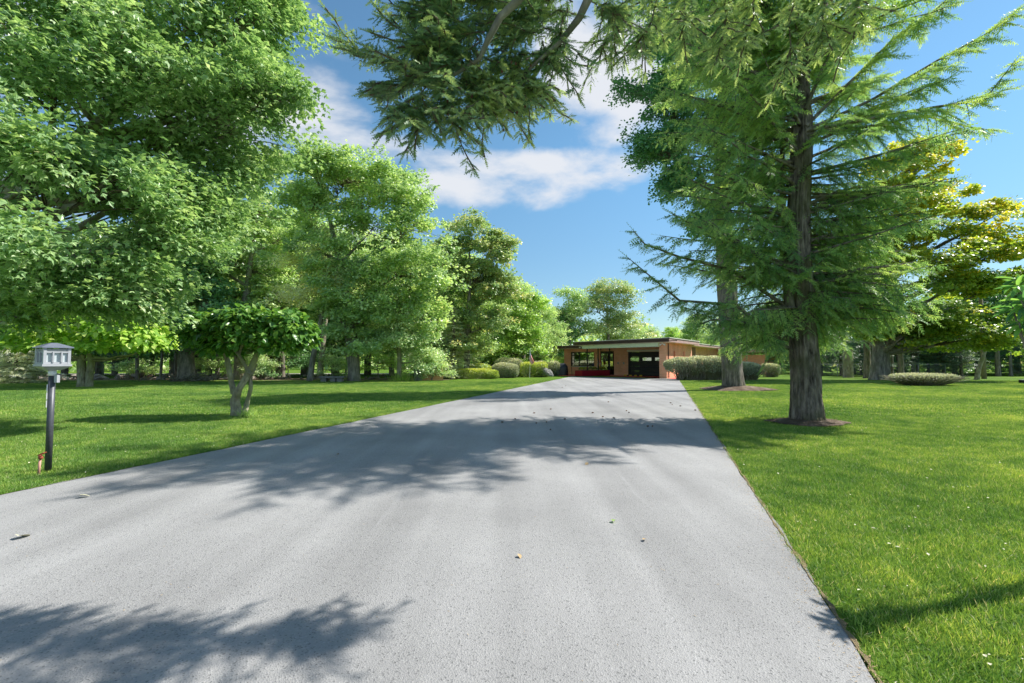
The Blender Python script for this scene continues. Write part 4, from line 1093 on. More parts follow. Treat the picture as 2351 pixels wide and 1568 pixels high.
# ------------------------------------------------------------------ the named trees of the left wood
deciduous('forest_tree', 'tallest tree of the left wood, with a thick straight trunk and two big pale limbs', gpt(815, 33), .42,
    lobesP([(720, 400, 33, 75, 50), (800, 420, 34, 95, 60), (900, 450, 34, 90, 60), (960, 520, 33, 70, 70), (720, 480, 33, 80, 50), (850, 540, 32, 100, 60), (940, 620, 33, 85, 60), (700, 560, 34, 50, 50),
            (800, 650, 33, 75, 60), (900, 720, 33, 80, 55), (770, 740, 33, 60, 55), (985, 700, 34, 50, 60), (840, 790, 32.5, 70, 35)]), 4.6,
    1500, 44, .52, .21, M['l_mid'], M['bark_grey'], T_KITE, seed=41, twig=.5, flat=.5, shell=.35, sides=20)
deciduous('forest_tree', 'round crowned tree right of the tallest one, slim grey trunk showing in its crown', gpt(1072, 40), .26,
    lobesP([(1080, 540, 40, 50, 42), (1130, 590, 40, 50, 50), (1040, 600, 40, 40, 50), (1090, 650, 40, 60, 45), (1150, 670, 41, 42, 45), (1040, 710, 40, 45, 45), (1110, 760, 40, 65, 50), (1060, 810, 39, 60, 35)]), 5.0,
    850, 42, .48, .22, M['l_rusty'], M['bark_grey'], T_KITE, seed=42, shell=.4)
deciduous('forest_tree', 'tree with a forked pale trunk rising behind the clipped tree at the drive', gpt(548, 36), .34,
    lobesP([(520, 520, 36, 70, 55), (600, 480, 36, 65, 55), (640, 560, 37, 60, 60), (560, 620, 36, 80, 50), (470, 600, 36, 55, 55), (640, 680, 37, 55, 50), (450, 690, 37, 50, 50)]), 5.5,
    700, 44, .52, .22, M['l_mid'], M['bark_pale'], T_KITE, seed=43, shell=.45)
b0 = GX(712, 33)
deciduous('forest_tree', 'slim tree leaning right with a tan and yellow thinning crown', tuple(b0), .20,
    lobesP([(720, 620, 33, 60, 40), (770, 650, 33, 50, 35), (700, 690, 33, 50, 32), (740, 560, 33.5, 45, 40)]), 3.5,
    150, 60, .8, .16, M['l_tan'], M['bark_grey'], T_KITE, seed=44, shell=.4,
    trunk_path=[(b0.x, b0.y, -.1), (b0.x, b0.y, 0), P(722, 800, 33), P(738, 730, 33), P(752, 660, 33), P(742, 600, 33), P(730, 560, 33)])
deciduous('forest_tree', 'dark leafy tree on a thick double trunk beside the brush pile', gpt(430, 33), .55,
    lobesP([(430, 640, 34, 60, 55), (380, 700, 34, 55, 50), (480, 700, 33, 60, 50), (420, 760, 33, 85, 40), (510, 790, 33, 60, 32), (350, 790, 33, 50, 30), (400, 560, 35, 55, 50)]), 2.2,
    520, 56, .60, .23, M['l_dark'], M['bark_grey'], T_KITE, seed=45, shell=.4)
deciduous('forest_tree', 'small tree with a pale slender trunk between the stone bench and the hedges', gpt(917, 33.5), .17,
    lobesP([(915, 720, 34, 50, 40), (950, 770, 34, 50, 35), (890, 790, 33, 45, 28), (970, 830, 34, 40, 25)]), 2.2,
    170, 80, .7, .16, M['l_pale'], M['bark_pale'], T_KITE, seed=46, shell=.4)
deciduous('forest_tree', 'yellow green tree left of the house behind the hedges', gpt(1200, 47), .22,
    lobesP([(1170, 705, 47, 34, 34), (1215, 700, 48, 28, 32), (1180, 760, 47, 44, 36), (1150, 790, 46, 36, 32), (1218, 775, 47, 28, 36), (1180, 815, 46, 50, 28)]), 3.5,
    380, 70, .6, .2, M['l_lime'], M['bark_grey'], T_KITE, seed=47, shell=.45)
deciduous('forest_tree', 'narrow dark tree rising left of the house roof', gpt(1308, 60), .22,
    lobesP([(1305, 690, 60, 32, 30), (1285, 740, 60, 28, 30), (1325, 740, 60, 30, 35)]), 5.0,
    170, 70, .9, .22, M['l_mid'], M['bark_grey'], T_KITE, seed=48, shell=.4)
deciduous('forest_tree', 'tree with a rust tinged top standing over the carport roof', gpt(1398, 62), .24,
    lobesP([(1395, 675, 62, 42, 32), (1370, 720, 62, 40, 38), (1430, 720, 62, 38, 36), (1400, 765, 62, 62, 28)]), 5.0,
    300, 75, .9, .22, M['l_rusty'], M['bark_grey'], T_KITE, seed=49, shell=.45)
conifer('columnar_conifer', 'grey green columnar conifer behind the left end of the hedge row', gpt(1042, 38.5), 6.1, 1.9, M['n_spruce'].copy() if False else M['n_spruce'], 51, rows=34, size=.30, low=.1)
conifer('pale_spruce', 'pale yellowish spruce at the left edge, foliage down to the grass', gpt(38, 30.2), 4.6, 2.6, M['n_spruce'], 52, rows=30, size=.34, low=.1, nper=1.4)
conifer('pale_spruce', 'second pale yellowish spruce cut by the left edge of the picture', gpt(-50, 31.5), 6.0, 2.9, M['n_spruce'], 53, rows=28, size=.36, low=.1, nper=1.2)

# understory shrubs of the wood: a leafy mass on countable stems
ush = []
for i, (u, Y, w, h, mk, lab) in enumerate([
    (330, 37, 1.7, 1.3, 'l_mid', 'low green shrub at the wood edge left of the double trunk'),
    (505, 37, 1.9, 1.5, 'l_mid', 'bushy shrub right of the brush pile'),
    (600, 36, 1.6, 1.5, 'l_pale', 'pale shrub behind the trunk of the clipped tree'),
    (660, 37, 1.9, 1.7, 'l_dark', 'dark shrub left of the leaning trunk'),
    (770, 37, 1.7, 1.5, 'l_pale', 'pale leafy shrub behind the stone bench'),
    (870, 37, 1.8, 1.7, 'l_lime', 'yellow green shrub right of the thick straight trunk'),
    (955, 36, 1.5, 2.2, 'l_pale', 'tall pale shrub above the grey stone post'),
    (992, 34.0, 1.2, .9, 'l_pale', 'loose shrub overhanging the brick barbecue'),
    (1090, 41, 2.0, 2.4, 'l_mid', 'green bush behind the yew mound'),
    (1290, 53, 2.0, 1.8, 'l_lime', 'bush behind the covered grill')]):
    c0 = gpt(u, Y)
    L_ = [((c0[0]+random.uniform(-.3, .3)*w, c0[1]+random.uniform(-.4, .4), h*z), (w*.75, w*.6, h*.42)) for z in (.45, .7, .95)]
    deciduous('shrub', lab, c0, .05, L_, .3, 60, 60, .4, .13, M[mk], M['bark_grey'], seed=60+i, sides=7, cat='shrub', twig=.8, group='shrubs at the edge of the wood')

# thin bare trunks standing in the shade
for i, (u, Y, r0, H, bm, lab, lean) in enumerate([
    (370, 36, .10, 5, 'bark_grey', 'thin trunk standing left of the bright low tree trunk, far behind', .3),
    (318, 36, .13, 5.5, 'bark_gum', 'dark slanting trunk right of the bright low tree', -.4),
    (405, 37, .16, 6, 'bark_gum', 'dark trunk close left of the thick double trunk', .0),
    (500, 38, .16, 6, 'bark_grey', 'grey trunk between the brush pile and the clipped tree', .1),
    (650, 38, .20, 6, 'bark_gum', 'dark trunk left of the leaning slim tree', -.2),
    (735, 37, .24, 6, 'bark_pale', 'pale double trunk right of the leaning slim tree', .5),
    (795, 40, .10, 5, 'bark_grey', 'thin trunk just left of the thick straight trunk, far behind', .2),
    (1989, 39, .26, 7, 'bark_gum', 'dark trunk close left of the yellowing maple trunk', .2),
    (2036, 42, .13, 6, 'bark_gum', 'thin trunk right of the yellowing maple trunk, first of a pair', -.1),
    (2046, 43, .11, 6, 'bark_gum', 'thin trunk right of the yellowing maple trunk, second of a pair', .3),
    (2067, 41, .22, 6, 'bark_gum', 'dark straight trunk left of the flat shrub', .0),
    (2095, 46, .16, 6, 'bark_gum', 'trunk rising behind the left part of the flat shrub', .1),
    (2239, 36, .17, 2.3, 'bark_pale', 'short leaning bare trunk left of the utility pole', .8),
    (2289, 44, .2, 4, 'bark_gum', 'dark upright trunk right of the utility pole', .0),
    (2318, 45, .12, 4, 'bark_grey', 'slim grey trunk near the right edge beyond the road', .1)]):
    c0 = gpt(u, Y); ro = empty('bare_trunk', c0, 0, lab, 'tree trunk', 'bare trunks in the shade of the woods')
    bark_trunk([(0, 0, -.1), (lean*.3, 0, H*.4), (lean, 0, H)], [r0, r0*.85, r0*.6], 12, 8, r0*.08, .35, i, .6, 6).build('trunk', M[bm], ro, smooth=True)
c0 = gpt(1946, 41); ro = empty('broken_stump', c0, 0, 'tall pale barkless broken stump among the dark spruces', 'stump')
bark_trunk([(0, 0, -.1), (0, 0, 1.5), (.05, 0, 2.7)], [.40, .34, .30], 18, 12, .03, .3, 5, .5, 6).build('trunk', M['bark_pale'], ro, smooth=True)

# brush pile, stone row, bench, stone post, barbecue, iris clump
bp_ = empty('brush_pile', gpt(440, 32.2), 0, 'pile of bare grey branches at the foot of the thick double trunk', 'brush pile')
mb = MB(); rr = random.Random(4)
for i in range(70):
    a = rr.uniform(0, 2*PI); l = rr.uniform(.6, 1.8); x, y_ = rr.gauss(0, .8), rr.gauss(0, .4); z = rr.uniform(.05, .5)
    mb.tube(curve((x-l/2*math.cos(a), y_-l/3*math.sin(a), z*.5), (x+l/2*math.cos(a), y_+l/3*math.sin(a), z+rr.uniform(-.1, .3)), 5, wob=.08, r=rr), np.linspace(.025, .01, 5), 5)
mb.build('branches', M['bark_grey'], bp_, smooth=True, kind='stuff')
rocks = [rock_mesh(i, .7, 1) for i in range(5)]
for m_ in rocks: m_.materials.append(M['fieldstone'])
sw = empty('stone_row', gpt(250, 36), 0, 'low tumbled row of field stones along the edge of the left wood', 'stone wall')
rr = random.Random(8)
for i in range(190):
    u = rr.uniform(-60, 640) if i < 150 else rr.uniform(640, 900); Y = 36.5+rr.uniform(-.5, .5)+(u-250)*.0012
    g = GX(u, Y); s_ = rr.uniform(.12, .30)*(1 if i < 150 else .7)
    obj_from('stone', rocks[i % 5], sw, (g.x-sw.location.x, g.y-sw.location.y, rr.choice((.08, .1, .3))), (rr.random()*.6, rr.random()*.6, rr.random()*6), (s_*1.35, s_, s_*.9))
be = empty('stone_bench', gpt(765, 32.2), .05, 'low stone slab bench on the grass left of the thick straight trunk', 'bench')
MB().box(-.85, .85, -.3, .3, .30, .40).build('slab', M['stone'], be)
for x in (-.6, .05, .5): MB().box(x-.16, x+.2, -.22, .22, 0, .298).build('leg', M['stone'], be)
po = empty('stone_post', gpt(961, 34), .1, 'square speckled grey stone post beside the brick barbecue', 'stone post')
MB().box(-.3, .3, -.25, .25, 0, 1.0).build('shaft', M['stone'], po)
bq = empty('brick_barbecue', gpt(992, 34.6), .15, 'low orange brick barbecue half hidden under shrubs', 'barbecue')
MB().box(-.7, .85, -.4, .4, 0, .7).build('hearth', M['brick'], bq); MB().box(.1, .7, -.2, .4, .702, 1.2).build('chimney', M['brick'], bq)
ir = empty('iris_clump', gpt(925, 33.2), 0, 'clump of sword shaped iris leaves at the foot of the slender pale trunk', 'plant')
mb = MB(); r_ = np.random.default_rng(3); n = 160
pos = np.stack([r_.normal(size=n)*.35, r_.normal(size=n)*.25, np.zeros(n)], 1); yd = nrm(np.stack([r_.normal(size=n)*.35, r_.normal(size=n)*.35, np.ones(n)], 1))
mb.scatter(([(-.03, 0, 0), (.03, 0, 0), (.02, .6, .02), (0, 1, .1), (-.02, .6, .02)], [(0, 1, 2), (0, 2, 4), (4, 2, 3)]), pos, yd, r_.normal(size=(n, 3)), r_.uniform(.4, .75, n), r_.random(n))
mb.build('blades', M['l_bright'], ir, kind='stuff')

# chain link fence, utility pole, wires, bollard on the right
fe = empty('chain_link_fence', gpt(1870, 44), 0, 'grey chain link fence behind the trunks on the right', 'fence')
x0, x1 = GX(1860, 44).x, GX(2230, 44).x; ox = fe.location.x
for x in np.arange(x0, x1, 2.6): MB().tube([(x-ox, 0, 0), (x-ox, 0, 1.2)], .03, 8).build('post', M['grey'], fe, smooth=True)
MB().tube([(x0-ox, 0, 1.18), (x1-ox, 0, 1.18)], .02, 6).build('top_rail', M['grey'], fe)
mb = MB()
for x in np.arange(x0, x1-1.1, .18):
    mb.tube([(x-ox, .0, .05), (x-ox+1.1, .0, 1.15)], .004, 3, cap=False); mb.tube([(x-ox+1.1, .008, .05), (x-ox, .008, 1.15)], .004, 3, cap=False)
mb.build('wire_mesh', M['grey'], fe, kind='stuff')
up = empty('utility_pole', gpt(2257, 38), 0, 'weathered wooden utility pole with a crossarm on the right', 'utility pole')
MB().tube([(0, 0, 0), (0, 0, 8.8)], [.17, .12], 14).build('pole', M['wood'], up, smooth=True)
MB().box(-.3, 1.3, -.19, -.13, 8.15, 8.28).build('crossarm', M['wood'], up)
for x in (-.2, .45, 1.15): MB().tube([(x, -.16, 8.281), (x, -.16, 8.40)], [.05, .03], 8).build('insulator', M['grey'], up)
MB().tube([(0, -.6, 6.4), (0, -.25, 6.4)], .04, 8).build('bracket', M['grey'], up)
for i, x in enumerate((-.2, .45, 1.15)):
    w = MB(); a = np.array([up.location.x+x, 37.84, 8.41]); b = np.array([up.location.x+28, 31+i*.6, 11.0+i*.3]); w.tube(curve(a, b, 12, sag=-.7), .012, 4)
    tag(w.build('power_line', M['black']), ['lowest thin wire running right from the pole crossarm', 'middle thin wire running right from the pole crossarm', 'highest thin wire running right from the pole crossarm'][i], 'wire', 'wires on the utility pole')
bl = empty('roadside_marker', gpt(2344, 30), 0, 'small dark square marker by the road at the right edge', 'marker')
MB().box(-.12, .12, -.12, .12, 0, .22).build('body', M['black'], bl); MB().box(-.14, .14, -.14, .14, .221, .25).build('cap', M['grey'], bl)

# ------------------------------------------------------------------ right side: yellowing maple
deciduous('maple_tree', 'broad maple with a forked grey trunk and yellowing orange tipped crown on the right', gpt(2018, 36), .62,
    lobesP([(2085, 390, 36, 75, 42), (2010, 430, 36, 70, 45), (2150, 450, 36, 55, 42), (2240, 500, 36, 55, 30), (2320, 480, 36, 50, 28), (2070, 500, 35, 90, 45), (2170, 560, 35, 80, 45), (2270, 590, 36, 60, 32),
            (2000, 560, 36, 70, 55), (2090, 620, 35, 90, 45), (2200, 660, 35, 80, 40), (2030, 700, 34, 80, 45), (2130, 740, 33, 90, 40), (2220, 760, 33, 60, 30), (1940, 680, 37, 60, 55), (1900, 600, 38, 55, 60), (2280, 660, 35, 60, 45), (2180, 790, 34, 80, 28), (2070, 780, 34, 70, 30), (2300, 560, 35, 55, 40), (2120, 350, 36, 60, 30)]), 2.3,
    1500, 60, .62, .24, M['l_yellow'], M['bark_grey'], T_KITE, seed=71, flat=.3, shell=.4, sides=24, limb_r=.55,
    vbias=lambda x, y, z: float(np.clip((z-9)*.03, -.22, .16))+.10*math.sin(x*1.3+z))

# second big trunk: star leaved tree behind the fir
g2 = G(1684, 895)
deciduous('sweetgum_tree', 'second big trunk from the right edge of the drive, dark star shaped leaves', tuple(g2), .46,
    lobesP([(1490, 240, 23, 70, 55), (1560, 150, 23, 80, 60), (1680, 120, 24, 110, 70), (1520, 350, 22.5, 70, 50), (1600, 300, 23, 90, 60), (1560, 430, 22.5, 45, 45), (1650, 430, 23, 70, 60), (1720, 260, 24, 90, 80), (1600, 40, 23, 110, 70), (1800, 150, 24, 90, 90),
            (1620, 520, 22.5, 45, 35)]), 7.5,
    1150, 80, .48, .14, M['l_gum'], M['bark_gum'], T_KITE, seed=72, flat=.6, shell=.3, near=True, twig=.6, limb_r=.34,
    trunk_path=[(g2.x, g2.y, -.15), (g2.x, g2.y, 0), P(1678, 800, 23), P(1668, 650, 23), P(1660, 480, 23), P(1655, 300, 23.2), P(1660, 100, 23.4), P(1665, -40, 23.5)])

# mulch rings
def mound(u, v, Y, rx, ry, h, lab, seed):
    g = GX(u, Y); mb = MB(); vs = [(0, 0, h)]; n = 48; k = 8
    for i in range(1, k+1):
        t = i/k
        for j in range(n):
            a = j*2*PI/n; w = 1+.12*math.sin(a*3+seed)+.07*math.sin(a*7+seed*2)+.03*math.sin(a*19)
            vs.append((rx*t*w*math.cos(a), ry*t*w*math.sin(a), h*(1-t**1.6)+.012*mnoise.noise(Vector((t*9, a*4, seed)))*(1-t)))
    f = [(0, 1+j, 1+(j+1) % n) for j in range(n)]
    for i in range(k-1):
        for j in range(n):
            a, b = 1+i*n+j, 1+i*n+(j+1) % n; c, d = a+n, b+n
            f += [(a, c, d), (a, d, b)]
    mb.raw(vs, f); o = mb.build('mulch_bed', M['mulch'], smooth=True); o.location = (g.x, g.y, .035); tag(o, kind='structure')
    r = np.random.default_rng(seed); q = 1300
    a = r.random(q)*2*PI; t = r.random(q)**.6*1.02
    px = rx*t*np.cos(a); py = ry*t*np.sin(a); pz = h*(1-np.clip(t, 0, 1)**1.6)+.012
    b = MB(); b.scatter(([(-.06, 0, 0), (.06, 0, 0), (0, 1, .04)], [(0, 1, 2)]), np.stack([px, py, pz], 1), nrm(np.stack([r.normal(size=q), r.normal(size=q), r.random(q)*.3], 1)), np.tile([0, 0, 1.], (q, 1)), r.uniform(.03, .10, q), r.random(q))
    d = b.build('bark_debris', M['browntwig'], kind='stuff'); d.location = (g.x, g.y, .04)
FB = G(1853, 972)
mound(1850, 0, FB.y-.05, .86, .62, .10, '', 1)
mound(1686, 0, g2.y-.1, 1.75, 1.3, .22, '', 2)

# ------------------------------------------------------------------ the near fir
fir = empty('fir_tree', tuple(FB), 0, 'nearest big conifer with a stout furrowed trunk at the right of the drive', 'conifer')
fp = [(FB.x, FB.y, -.15), (FB.x, FB.y, 0), P(1850, 850, FB.y), P(1838, 700, FB.y), P(1833, 500, FB.y+.1), P(1842, 300, FB.y+.2), P(1835, 100, FB.y+.3), P(1830, -100, FB.y+.4), P(1830, -330, FB.y+.5)]
fp = [np.array(p)-np.array(FB) for p in fp]
bark_trunk(fp, [.29, .29, .255, .235, .215, .19, .15, .10, .03], 120, 30, .034, .62, 3, .60, 15).build('trunk', M['bark_fir'], fir, smooth=True)
# the second stem hugging the trunk on its left
st2 = [P(1822, 770, FB.y-.1), P(1812, 690, FB.y-.05), P(1800, 600, FB.y+.25), P(1797, 500, FB.y+.4), P(1795, 380, FB.y+.5), P(1800, 250, FB.y+.5)]
MB().tube(curve(st2[0], st2[0], 2) if False else [tuple(np.array(p)-np.array(FB)) for p in st2], [.13, .11, .085, .075, .06, .04], 12).build('side_stem', M['bark_fir'], fir, smooth=True)
ftz = np.array([p[2] for p in fp]); ftx = np.array([p[0] for p in fp]); fty = np.array([p[1] for p in fp])
class Spray:
    def __init__(s): s.p = []; s.y = []; s.n = []; s.s = []; s.v = []
    def add(s, p, y, n, sc, v): s.p.append(p); s.y.append(y); s.n.append(n); s.s.append(sc); s.v.append(v)
    def build(s, tmpl, name, mat, parent, off=(0, 0, 0)):
        mb = MB(); mb.scatter(tmpl, np.array(s.p)-np.array(off), np.array(s.y), np.array(s.n), np.array(s.s), np.clip(np.array(s.v), 0, 1))
        return mb.build(name, mat, parent, kind='stuff')
def conifer_limb(sp, wd, path, rr, sec_len, sec_step=.20, tw=.20, tstep=.075, droop=.35, bare=.25, vb=0.0, flat=.5, thick=.03, ws=1.0):
    """path: polyline of a limb; side shoots alternate along it, each carrying needle sprays"""
    path = np.array(path); seg = np.linalg.norm(np.diff(path, axis=0), axis=1); L = seg.sum(); cum = np.concatenate([[0], np.cumsum(seg)])
    wd.tube(path, np.linspace(thick, .006, len(path)), 6, cap=False)
    s = L*bare; sgn = 1
    def at(d): return np.array([np.interp(d, cum, path[:, k]) for k in range(3)])
    while s < L:
        p = at(s); d = at(min(L, s+.1))-at(max(0, s-.1)); d /= np.linalg.norm(d)+1e-9
        side = np.cross(d, [0, 0, 1.]); side /= np.linalg.norm(side)+1e-9
        t = s/L; l = sec_len*(1.1-t)**.6*rr.uniform(.35, 1.25)
        if l > .015:
            sd = d*rr.uniform(.3, 1.0)+side*sgn*rr.uniform(.35, 1)+np.array([0, 0, -droop*rr.uniform(.1, 2.1)+.12]); sd /= np.linalg.norm(sd)
            e = p+sd*l+np.array([0, 0, -.25*droop*l]); m = max(2, int(l/tstep))
            wd.tube([p, (p+e)/2+np.array([0, 0, .03*l]), e], [.009*ws, .006*ws, .003*ws], 4, cap=False)
            vv = rr.random()*.5
            s2 = np.cross(sd, [0, 0, 1.]); s2 /= np.linalg.norm(s2)+1e-9
            for q in range(m+1):
                tq = q/m; c = p*(1-tq)+e*tq+np.array([0, 0, .03*l*math.sin(tq*PI)])
                for g in ((-1, 1) if q < m else (0,)):
                    yy = sd*rr.uniform(.6, 1.0)+s2*g*rr.uniform(.5, 1.0)+np.array([0, 0, rr.uniform(-.6, .1)*droop*1.6])
                    nn = np.array([rr.gauss(0, flat*1.3), rr.gauss(0, flat*1.3), 1.])
                    sp.add(c, yy, nn, tw*rr.uniform(.7, 1.2)*(1-.25*tq), vb+vv+rr.random()*.5)
        sgn = -sgn; s += sec_step*rr.uniform(.7, 1.3)
    sp.add(path[-1], path[-1]-path[-2], np.array([0, 0, 1.]), tw, vb+.6)
rr = random.Random(17)
sp = Spray(); wd = MB(); fo = np.array(FB)
def flimb(h, az, L, pitch, curl, **kw):
    s = np.array([np.interp(h, ftz, ftx), np.interp(h, ftz, fty), h])
    if h < 8.8 and -math.sin(az) > .55 and rr.random() < .80: return
    c, s_ = math.cos(az), math.sin(az); n = 8; pts = [s]
    for k in range(1, n):
        t = k/(n-1); ph = pitch+curl*(t-.3)
        pts.append(pts[-1]+np.array([c*math.cos(ph), s_*math.cos(ph), math.sin(ph)])*L/(n-1)+np.array([rr.uniform(-1, 1), rr.uniform(-1, 1), rr.uniform(-1, 1)])*L*.012)
    hi = h > 9.3
    conifer_limb(sp, wd, pts, rr, kw.get('sl', .75), .22 if hi else .15, .32 if hi else .24, .13 if hi else .085, kw.get('droop', .45), .12 if L < 3 else .2, kw.get('vb', 0), thick=.018+.008*L)
R_ = math.radians
# skirts low on the trunk
for i in range(40):
    h = rr.uniform(2.05, 3.4); az = rr.uniform(0, 2*PI)
    right = max(0, math.cos(az)); left = max(0, -math.cos(az)); fwd = max(0, -math.sin(az))
    L = 1.2+1.4*right+1.0*left-.4*fwd
    flimb(h, az, L*rr.uniform(.75, 1.1), R_(-6), R_(-10), droop=.9, sl=.6)
for i in range(66):
    h = rr.uniform(3.2, 6.2); az = rr.uniform(0, 2*PI); right = max(0, math.cos(az)); left = max(0, -math.cos(az))
    flimb(h, az, (1.8+1.1*right+1.6*left)*rr.uniform(.7, 1.12), R_(3+10*left), R_(8), droop=.65, sl=.62)
for i in range(76):
    h = rr.uniform(6.0, 10.5); az = rr.uniform(0, 2*PI); right = max(0, math.cos(az)); left = max(0, -math.cos(az))
    flimb(h, az, (2.5+1.7*right+.9*left)*rr.uniform(.75, 1.15), R_(12+16*right), R_(-6), droop=.55, sl=.75, vb=.1)
for i in range(60):
    h = rr.uniform(8.8, 13.8); az = rr.uniform(0, 2*PI)
    flimb(h, az, 4.1*(1-(h-8.8)/8)*rr.uniform(.75, 1.1), R_(15), R_(-5), droop=.45, sl=.7, vb=.1)
for i in range(34):
    flimb(rr.uniform(2.3, 5.2), rr.choice((rr.uniform(-.9, .5), rr.uniform(-.9, .5), PI+rr.uniform(-.5, .8))), rr.uniform(1.7, 2.9), R_(rr.uniform(-4, 12)), R_(-4), droop=1.0, sl=.7, vb=.12)
for i in range(30):
    flimb(rr.uniform(6.0, 9.0), PI+rr.uniform(-.6, .9), rr.uniform(2.6, 4.0), R_(rr.uniform(5, 24)), R_(-4), droop=.9, sl=.75, vb=.22)
# the named long limbs: to the far left twice, the rising ones on the right
def plimb(pts, **kw):
    pp = [np.array(P(*q))-fo for q in pts]; pp = [np.array([np.interp(t, range(len(pp)), [p[k] for p in pp]) for k in range(3)]) for t in np.linspace(0, len(pp)-1, 9)]
    conifer_limb(sp, wd, pp, rr, kw.get('sl', .65)*1.15, .11, .22, .07, kw.get('droop', .3)+.25, kw.get('bare', .25)*.6, kw.get('vb', 0), thick=kw.get('thick', .045))
Yf = FB.y
plimb([(1800, 790, Yf), (1690, 700, Yf-.6), (1560, 690, Yf-1.0), (1500, 640, Yf-1.1), (1440, 590, Yf-1.2)])
plimb([(1800, 700, Yf), (1680, 620, Yf-.3), (1560, 590, Yf-.6), (1480, 560, Yf-.8), (1455, 530, Yf-.8)])
plimb([(1800, 640, Yf), (1700, 560, Yf-.2), (1600, 520, Yf-.5), (1545, 490, Yf-.6)])
plimb([(1810, 780, Yf), (1700, 740, Yf-.5), (1620, 715, Yf-.6), (1560, 705, Yf-.7)], droop=.5)
plimb([(1810, 800, Yf), (1730, 745, Yf-.6), (1650, 730, Yf-.8), (1600, 745, Yf-.9)], droop=.5)
plimb([(1850, 300, Yf), (2000, 230, Yf), (2150, 140, Yf), (2260, 80, Yf), (2345, 15, Yf)], sl=.8, bare=.3, vb=.2)
plimb([(1850, 300, Yf), (2010, 270, Yf-.4), (2150, 245, Yf-.5), (2260, 230, Yf-.5), (2330, 140, Yf-.5)], sl=.8, bare=.3, vb=.2)
plimb([(1850, 310, Yf), (2000, 290, Yf), (2120, 265, Yf), (2220, 290, Yf), (2285, 300, Yf)], sl=.8, bare=.3, vb=.2, droop=.7)
plimb([(1850, 290, Yf), (1950, 190, Yf+.3), (2050, 90, Yf+.3), (2150, 20, Yf+.3), (2240, -60, Yf+.3)], sl=.9, bare=.3, vb=.2)
plimb([(1850, 250, Yf), (1900, 130, Yf-.3), (1960, 20, Yf-.4), (2010, -80, Yf-.4)], sl=.9, bare=.25, vb=.2)
plimb([(1840, 560, Yf), (1960, 520, Yf-.2), (2060, 500, Yf-.3), (2110, 470, Yf-.3)], sl=.7, vb=.25)
plimb([(1840, 680, Yf), (1960, 620, Yf-.3), (2050, 610, Yf-.4), (2105, 600, Yf-.4)], sl=.8, vb=.25)
plimb([(1850, 740, Yf), (1960, 700, Yf-.3), (2040, 700, Yf-.4), (2090, 720, Yf-.4)], sl=.8, vb=.25, droop=.6)
plimb([(1850, 470, Yf), (1950, 430, Yf), (2060, 430, Yf), (2150, 400, Yf)], sl=.6, vb=.1)
sp.build(T_FIR, 'crown', M['n_fir'], fir); wd.build('branchwork', M['bark_fir'], fir, smooth=True, kind='stuff')

# ------------------------------------------------------------------ hemlock whose limbs hang into the top of the picture
HB = Vector((4.6, -2.6, 0))
hem = empty('hemlock_tree', tuple(HB), 0, 'hemlock limbs with small brown cones hanging into the top of the picture against the sky', 'conifer')
ho = np.array(HB)
bark_trunk([(0, 0, -.1), (0, 0, 3), (-.1, .1, 7), (-.1, .2, 11)], [.32, .28, .2, .08], 24, 8, .02, .4, 8, .6, 8).build('trunk', M['bark_fir'], hem, smooth=True)
sp = Spray(); wd = MB(); rr = random.Random(23)
def hl(pts): return [np.array(P(q[0], q[1], q[2]*.69))-ho for q in pts]
la = [np.array([-.1, .1, 6.2])] + hl([(1420, -330, 3.6), (1260, -110, 4.0), (1190, 0, 4.2), (1149, 38, 4.25), (1120, 92, 4.3), (1101, 136, 4.35), (1041, 173, 4.4), (1010, 215, 4.4)])
lb2 = [np.array([-.1, .1, 6.6])] + hl([(1560, -300, 3.8), (1400, -100, 4.4), (1349, 0, 4.6), (1330, 41, 4.65), (1298, 82, 4.7), (1267, 114, 4.7), (1222, 152, 4.7), (1190, 193, 4.7)])
for l_, t0 in ((la, .040), (lb2, .045)):
    m_ = MB(); m_.tube(l_, np.linspace(t0, .008, len(l_)), 9); m_.build('limb', M['bark_grey'], hem, smooth=True)
def hb(pts, sl=.34, droop=.5, bare=.02, step=.05, vb=0.0, tw=.078, ts=.024):
    sl *= .50; droop *= .6
    if pts[-1][0] < 1330 and pts[-1][1] > -60: pts = [(1050+(u-1050)*.90, v*.82, y) for u, v, y in pts]
    pp = hl(pts); pp = [np.array([np.interp(t, range(len(pp)), [p[k] for p in pp]) for k in range(3)]) for t in np.linspace(0, len(pp)-1, 7)]
    for k in range(1, 6): pp[k] = pp[k]+np.array([rr.uniform(-1, 1), rr.uniform(-1, 1), rr.uniform(-1, 1)])*.03
    conifer_limb(sp, wd, pp, rr, sl, step, tw, ts, droop, bare, vb, flat=.6, thick=.0045, ws=.25)
    for q in range(13):
        k = rr.randint(1, 5); a = pp[k]; d = (pp[min(6, k+1)]-pp[k-1]); d = d/np.linalg.norm(d)
        e = a+d*rr.uniform(.04, .28)+np.array([rr.uniform(-.20, .20), rr.uniform(-.3, .3), rr.uniform(-.08, .10)])
        conifer_limb(sp, wd, curve(a, e, 5, wob=.05, r=rr), rr, sl*.7, step, tw, ts, droop, 0, vb, flat=.6, thick=.002, ws=.25)
Z = 4.35
hb([(1060, 165, Z), (980, 178, Z), (900, 175, Z+.1), (830, 165, Z+.1), (795, 148, Z+.1)], .30, .25)
hb([(1040, 173, Z), (950, 215, Z-.1), (880, 235, Z-.1), (832, 236, Z-.1)], .30, .35)
hb([(1020, 200, Z), (960, 260, Z-.2), (910, 300, Z-.2), (884, 318, Z-.2)], .30, .45)
hb([(1015, 212, Z), (990, 270, Z), (960, 320, Z), (955, 345, Z)], .28, .6)
